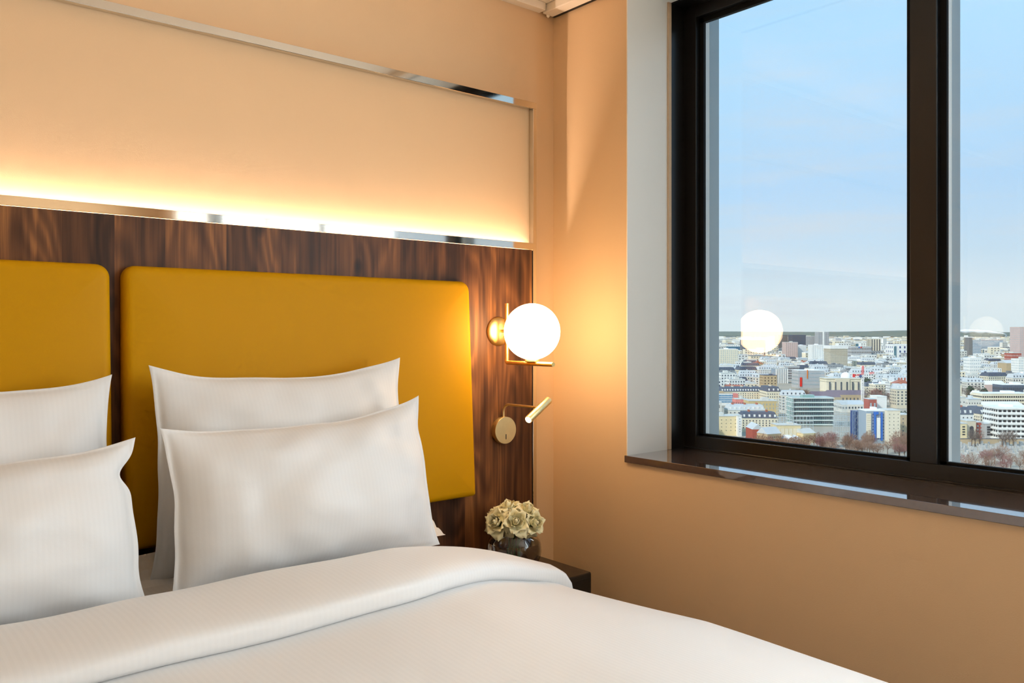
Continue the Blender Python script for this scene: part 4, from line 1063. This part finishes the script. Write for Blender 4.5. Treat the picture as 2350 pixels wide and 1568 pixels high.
bld('hall', 'tan-gabled hall with pale roof among brown trees', 2310, 2332, 827, 1400, 26, 'tan', ('gable', 'zinc'), 0, 0)
# smoking chimney far off
t = thing('chimney', 'thin grey chimney trailing a white smoke plume on the horizon', 'chimney', spot(2309, 6000)); hh = hgt(769, 6000)
bm = bmesh.new(); add_tube(bm, [(0, 0, 0), (0, 0, hh)], [6, 4], 12); done('stack', bm, CM['bluegrey'], t)
bm = bmesh.new(); pts_ = []
for k in range(15): pts_.append(tuple(Vector((0, 0, hh + 4 + 26 * (1 - math.exp(-k / 4)) + 2 * math.sin(k * 1.7))) - RGT * (k * 30.0)))
add_tube(bm, pts_, [3 + 13 * min(1, k / 6) * (0.8 + 0.3 * math.sin(k * 2.1)) for k in range(15)], 12); done('smoke_plume', bm, CM['whiteroof'], t, True)

# --- ordinary blocks between the landmarks -----------------------------------
KINDS = [('white', ('flat', 'flat'), 'white apartment block with a flat pale roof among the rooftops'),
         ('pale', ('mansard', 'zinc'), 'pale stone apartment block with a grey zinc mansard roof'),
         ('cream', ('mansard', 'slate'), 'cream apartment block with a dark slate mansard roof'),
         ('cream', ('flat', 'whiteroof'), 'cream apartment block with a white flat roof'),
         ('stone', ('gable', 'zinc'), 'stone house with a pitched zinc roof among the rooftops'),
         ('grey', ('flat', 'darkflat'), 'grey office block with a dark flat roof among the rooftops'),
         ('white', ('mansard', 'zinc'), 'white apartment block with a grey zinc mansard roof'),
         ('tan', ('gable', 'tile'), 'tan house with a red tiled pitched roof among the rooftops')]
WTS = [20, 22, 12, 16, 12, 9, 18, 5]
GB = {}
def generic_mesh(k, v):
    """walls, roof and window meshes of one ordinary building, unit variants shared by many"""
    wall, roof, lab = KINDS[k]; r = random.Random(k * 10 + v)
    w, d, h = r.uniform(16, 28), r.uniform(11, 15), r.uniform(15, 23); kind, rm = roof
    rh = 4.2 if kind == 'mansard' else 3.6 if kind == 'gable' else 0; hb = h - rh
    def mk(nm, bm, m):
        bmesh.ops.recalc_face_normals(bm, faces=bm.faces); me = bpy.data.meshes.new(nm); bm.to_mesh(me); bm.free(); me.materials.append(CM[m]); return me
    bm = bmesh.new(); cbox(bm, -w / 2, w / 2, 0, d, 0, hb); W = mk('walls', bm, wall)
    bm = bmesh.new()
    if kind == 'mansard': mansard(bm, w, d, hb, rh, 1.6)
    elif kind == 'gable': gable(bm, w + 0.6, d, hb, rh, r.choice('xy'))
    else:
        cbox(bm, -w / 2 - 0.2, w / 2 + 0.2, -0.2, d + 0.2, hb, hb + 0.5); a = r.uniform(-0.3, 0.1) * w; cbox(bm, a, a + 5, d * 0.3, d * 0.7, hb, hb + 2.6)
    for q in range(r.randint(1, 3)):
        a = r.uniform(-0.45, 0.45) * w; cbox(bm, a - 0.5, a + 0.5, d * 0.4, d * 0.6, hb, h + 1.5)
    Rf = mk('roof', bm, rm)
    Q = []; wgrid(Q, w, d, hb, max(3, int(hb // 3.1)), int(w // r.uniform(2.6, 3.6)), 2.0, 0.8, 0.42, 0.52)
    if kind == 'mansard':
        n = int(w // 3.2)
        for c in range(n): a = -w / 2 + (c + 0.5) * w / n; Q.append([(a - 0.6, 0.1, hb + 0.8), (a + 0.6, 0.1, hb + 0.8), (a + 0.6, 0.6, hb + 2.6), (a - 0.6, 0.6, hb + 2.6)])
    me = bpy.data.meshes.new('windows'); vs = []; fs = []
    for q in Q: n = len(vs); vs += q; fs.append(tuple(range(n, n + 4)))
    me.from_pydata(vs, [], fs); me.materials.append(CM['win'])
    return W, Rf, me, w, d, h
for k in range(len(KINDS)):
    for v in range(4): GB[k, v] = generic_mesh(k, v)
def clear(px0, px1, z, h):          # low streets and gardens keep the landmarks in the open
    yt = HOR + (75 - h * 1.1) * F / z
    return not any(px1 > a and px0 < b and z < c and yt < y for a, b, y, c in KEEP)
def free(l0, l1, z0, z1): return all(l1 < a or l0 > b or z1 < c or z0 > e for a, b, c, e in TAKEN)
z = 640.0; count = 0; far = []
while z < 7500:
    px = 1600.0
    while px < 2400:
        k = CR.choices(range(len(KINDS)), WTS)[0]; v = CR.randrange(4); W, Rf, Wn, w, d, h = GB[k, v]
        wpx = w / z * F; c = px + wpx / 2; lat = z * (c - 1175) / F; zz = z + CR.uniform(-12, 12) * z / 900
        if z < 1750 and count < 290:
            if free(lat - w / 2, lat + w / 2, zz, zz + d) and clear(px, px + wpx, zz, h) and not (2088 < px and px + wpx < 2162):
                t = thing('apartment_block', KINDS[k][2], 'building', spot(c, zz), math.radians(-40 + CR.uniform(-12, 12)), 'ordinary apartment blocks across the city')
                for nm, me in (('walls', W), ('roof', Rf), ('windows', Wn)):
                    o = link(nm, me, t)
                    if nm == 'windows': o['kind'] = 'stuff'
                sc_ = CR.uniform(0.85, 1.15); t.scale = (1, 1, sc_); count += 1
                TAKEN.append((lat - w / 2, lat + w / 2, zz, zz + d))
        elif free(lat - w / 2, lat + w / 2, zz, zz + d): far.append((k, c, zz, CR.uniform(0.6, 1.0) * w * (1 + z / 6000), CR.uniform(10, 26) * (1.6 if CR.random() < 0.08 else 1)))
        px += wpx * CR.uniform(1.08, 1.3) + CR.uniform(0, 3)
    z *= 1.044 if z < 1750 else 1.045
z = 560.0                                      # the same streets go on to either side, out of the picture
while z < 5200:
    for p0, p1 in ((1330, 1600), (2400, 2720)):
        px = p0 + 0.0
        while px < p1:
            k = CR.choices(range(len(KINDS)), WTS)[0]; w = CR.uniform(15, 27) * (1 + z / 6000); wpx = w / z * F
            lat = z * (px + wpx / 2 - 1175) / F
            if free(lat - w / 2, lat + w / 2, z, z + w * 0.6): far.append((k, px + wpx / 2, z + CR.uniform(-10, 10) * z / 900, w, CR.uniform(12, 23)))
            px += wpx * CR.uniform(1.1, 1.4)
    z *= 1.06
# the rooftops beyond, past counting
groups = {}
for k, c, zz, w, h in far: groups.setdefault(KINDS[k][0], []).append((c, zz, w, h, KINDS[k][1][1]))
def far_mesh(name, label, items, m, kind):
    vs, fs = [], []
    for c, zz, w, h, rf in items:
        p = spot(c, zz); a = math.radians(-40 + (hash((round(c), round(zz))) % 40 - 20)); ux, uy = math.cos(a), math.sin(a); d = w * 0.6
        if kind == 'walls': z0, z1 = 0, h
        elif kind == 'roofs': z0, z1 = h, h + 1.2
        else: z0, z1 = 0, 0
        n = len(vs)
        for zq in (z0, z1):
            for sx, sy in ((-1, 0), (1, 0), (1, 1), (-1, 1)): vs.append((p.x + sx * w / 2 * ux - sy * d * uy, p.y + sx * w / 2 * uy + sy * d * ux, GZ + zq))
        fs += [(n, n + 1, n + 5, n + 4), (n + 1, n + 2, n + 6, n + 5), (n + 2, n + 3, n + 7, n + 6), (n + 3, n, n + 4, n + 7), (n + 4, n + 5, n + 6, n + 7)]
    me = bpy.data.meshes.new(name); me.from_pydata(vs, [], fs); me.materials.append(m)
    return me
fd = thing('distant_rooftops', 'sea of pale rooftops stretching to the horizon', 'rooftops', spot(1900, 2500)); fd['kind'] = 'stuff'
for wn, items in groups.items():
    o = link('walls', far_mesh('walls', '', items, CM[wn], 'walls'), fd); o.matrix_parent_inverse = Matrix.Translation(-fd.location); o['kind'] = 'stuff'
rg = {}
for wn, items in groups.items():
    for it in items: rg.setdefault(it[4], []).append(it)
for rn, items in rg.items():
    o = link('roofs', far_mesh('roofs', '', items, CM[rn], 'roofs'), fd); o.matrix_parent_inverse = Matrix.Translation(-fd.location); o['kind'] = 'stuff'
Q = []
for wn, items in groups.items():
    for c, zz, w, h, rf in items:
        if zz > 4200: continue
        p = spot(c, zz); a = math.radians(-40 + (hash((round(c), round(zz))) % 40 - 20)); ux, uy = math.cos(a), math.sin(a)
        n = max(2, int(w // 6)); m_ = max(2, int(h // 5))
        for r in range(m_):
            for q in range(n):
                s0 = -w / 2 + (q + 0.28) * w / n; s1_ = s0 + 0.45 * w / n; za = GZ + (r + 0.3) * h / m_; zb = za + 0.45 * h / m_
                P = lambda s, zq: (p.x + s * ux + 0.2 * uy, p.y + s * uy - 0.2 * ux, zq)
                Q.append([P(s0, za), P(s1_, za), P(s1_, zb), P(s0, zb)])
o = quads('windows', Q, CM['browngrey'], fd, 'stuff'); o.matrix_parent_inverse = Matrix.Translation(-fd.location)

# --- wooded hills on the horizon
def ridge(name, label, z, y0, amp, m, seed, depth):
    bm = bmesh.new(); pts = []
    for k in range(90):
        px = 1200 + k * 18.0; top = hgt(y0 + amp * noise.noise(Vector((k * 0.07, seed, 0))) + amp * 0.25 * noise.noise(Vector((k * 0.4, seed, 3))), z)
        top = max(top, 2.0); row = []
        for j in range(7):
            a = math.pi * j / 6; q = spot(px, z + depth * (1 - math.cos(a)) / 2); row.append((q.x, q.y, GZ + top * math.sin(a) ** 0.8))
        pts.append(row)
    add_grid(bm, pts); o = done(name, bm, m, None, True); tag(o, label, kind='structure')
ridge('hill_ridge', 'wooded ridge behind the far towers', 8200, 772, 6, CM['hill'], 4.0, 900)
ridge('hill_ridge', 'low wooded hills on the horizon', 12500, 761, 3.5, CM['farhill'], 8.0, 1200)

# --- trees -------------------------------------------------------------------
def crown_mesh(seed, n, rx, rz, m, leafy=False):
    r = random.Random(seed); vs, fs = [], []
    for k in range(n):
        while True:
            p = Vector((r.uniform(-1, 1), r.uniform(-1, 1), r.uniform(-1, 1)))
            if p.length <= 1: break
        p = p.normalized() * p.length ** 0.8 * (0.72 + 0.55 * noise.noise(p.normalized() * 1.7 + Vector((seed, 0, 0))) + 0.25)
        c = Vector((p.x * rx, p.y * rx, p.z * rz)); d = (Vector((p.x, p.y, 0.6 + p.z * 0.5)).normalized() + Vector((r.uniform(-.5, .5), r.uniform(-.5, .5), r.uniform(-.3, .5)))).normalized()
        L = r.uniform(0.7, 1.6) if not leafy else r.uniform(0.5, 0.9); wd = 0.075 if not leafy else 0.45
        sd = d.cross(Vector((r.uniform(-1, 1), r.uniform(-1, 1), r.uniform(-1, 1)))).normalized() * wd
        n0 = len(vs); vs += [c - d * L / 2 - sd, c - d * L / 2 + sd, c + d * L / 2 + sd * 0.5, c + d * L / 2 - sd * 0.5]; fs.append((n0, n0 + 1, n0 + 2, n0 + 3))
    me = bpy.data.meshes.new('crown'); me.from_pydata([tuple(v) for v in vs], [], fs); me.materials.append(m); return me
def trunk_mesh(h, m):
    bm = bmesh.new(); add_tube(bm, [(0, 0, 0), (0.1, 0, h * 0.5), (0, 0.1, h * 0.75)], [0.30, 0.24, 0.12], 7); rr_ = random.Random(3)
    for k in range(7):
        a = k * 0.9; st = h * (0.35 + 0.05 * k); add_tube(bm, [(0, 0, st), (math.cos(a) * 1.4, math.sin(a) * 1.4, st + 1.6), (math.cos(a) * 2.4, math.sin(a) * 2.4, st + 3.4)], [0.12, 0.08, 0.03], 5)
    bmesh.ops.recalc_face_normals(bm, faces=bm.faces); me = bpy.data.meshes.new('trunk'); bm.to_mesh(me); bm.free(); me.materials.append(m); return me
TRK = trunk_mesh(9.0, CM['bark'])
CRW = {'twig': [crown_mesh(i, 520, 4.6, 3.6, CM['twig']) for i in range(3)], 'twigred': [crown_mesh(10 + i, 520, 4.8, 3.4, CM['twigred']) for i in range(3)],
       'twiggrey': [crown_mesh(20 + i, 360, 3.4, 4.0, CM['twiggrey']) for i in range(2)], 'leaf': [crown_mesh(30 + i, 700, 3.2, 4.2, CM['leaf'], True) for i in range(2)]}
TLAB = {'twig': 'bare brown winter tree in the garden below the tower', 'twigred': 'bare reddish winter tree among the city gardens', 'twiggrey': 'bare grey winter tree along the cemetery', 'leaf': 'dark evergreen tree between the buildings'}
def tree(px, z, kind, s=1.0):
    l_ = z * (px - 1175) / F
    if any(a - 2.5 < l_ < b + 2.5 and c - 2.5 < z < e + 2.5 for a, b, c, e in TAKEN[4:]): return      # never inside a house
    t = thing('evergreen_tree' if kind == 'leaf' else 'bare_tree', TLAB[kind], 'tree', spot(px, z), CR.uniform(0, 6), 'trees: ' + TLAB[kind])
    t.scale = (s, s, s * CR.uniform(0.85, 1.12)); link('trunk', TRK, t); o = link('crown', CR.choice(CRW[kind]), t); o.location = (0, 0, 7.6); o['kind'] = 'stuff'
TR = random.Random(9)
for k in range(105):                                   # garden in front of the left pane
    px = TR.uniform(1640, 2090); z = TR.uniform(478, 522) if px < 1850 else TR.uniform(482, 536); tree(px, z, TR.choice(['twig', 'twig', 'twigred']), TR.uniform(0.62, 0.95))
for k in range(34): tree(TR.uniform(2080, 2365), TR.uniform(405, 470), TR.choice(['twig', 'twig', 'twigred']), TR.uniform(0.65, 0.95))
for k in range(16): tree(TR.uniform(1812, 1880), TR.uniform(815, 890), TR.choice(['twig', 'twiggrey']), TR.uniform(0.9, 1.3))
for k in range(18): tree(TR.uniform(1985, 2055), TR.uniform(800, 905), TR.choice(['twigred', 'twigred', 'twiggrey']), TR.uniform(1.0, 1.45))
for k in range(12): tree(TR.uniform(2203, 2262), TR.uniform(880, 940), TR.choice(['twiggrey', 'leaf']), TR.uniform(0.9, 1.3))
for px, z, s in ((2053, 640, 1.1), (2060, 660, 1.0), (2076, 640, 1.2), (2070, 655, 1.0), (2015, 880, 1.2), (1990, 1010, 1.4), (2246, 655, 0.7)): tree(px, z, 'leaf', s)
for px, z in ((2238, 536), (2248, 534), (2300, 536), (2308, 530), (2316, 536), (2230, 533), (2325, 532)): tree(px, z, 'twiggrey', 0.95)
# --- cemetery: wall, tombs, hedges
z = 548; a = spot(2150, z); b = spot(2380, z); t = thing('cemetery_wall', 'long low stone wall behind the cemetery', 'wall', spot(2265, z), math.radians(-40)); w = 230 / F * z
bm = bmesh.new(); cbox(bm, -w / 2, w / 2, 0, 0.6, 0, 3.2); done('wall_body', bm, CM['tan'], t)
bm = bmesh.new(); cbox(bm, -w / 2, w / 2, -0.15, 0.75, 3.2, 3.5); done('coping', bm, CM['slate'], t)
bm = bmesh.new(); cbox(bm, -0.5, 0.5, -0.9, 0.9, 0, 0.5); cbox(bm, -0.5, 0.5, 0.6, 0.9, 0.5, 1.7); bmesh.ops.recalc_face_normals(bm, faces=bm.faces)
tm = bpy.data.meshes.new('tombstone'); bm.to_mesh(tm); bm.free(); tm.materials.append(CM['tomb'])
for k in range(130):
    o = link('tombstone', tm); o.location = spot(TR.uniform(2168, 2362), TR.uniform(500, 544)); o.rotation_euler = (0, 0, math.radians(-40) + TR.choice([0, 0.3, 1.57])); s = TR.uniform(0.8, 1.6); o.scale = (s, s, s * TR.uniform(0.8, 1.5))
    tag(o, 'small pale tombstone in the cemetery below the tower', 'tombstone', 'tombstones in the cemetery')
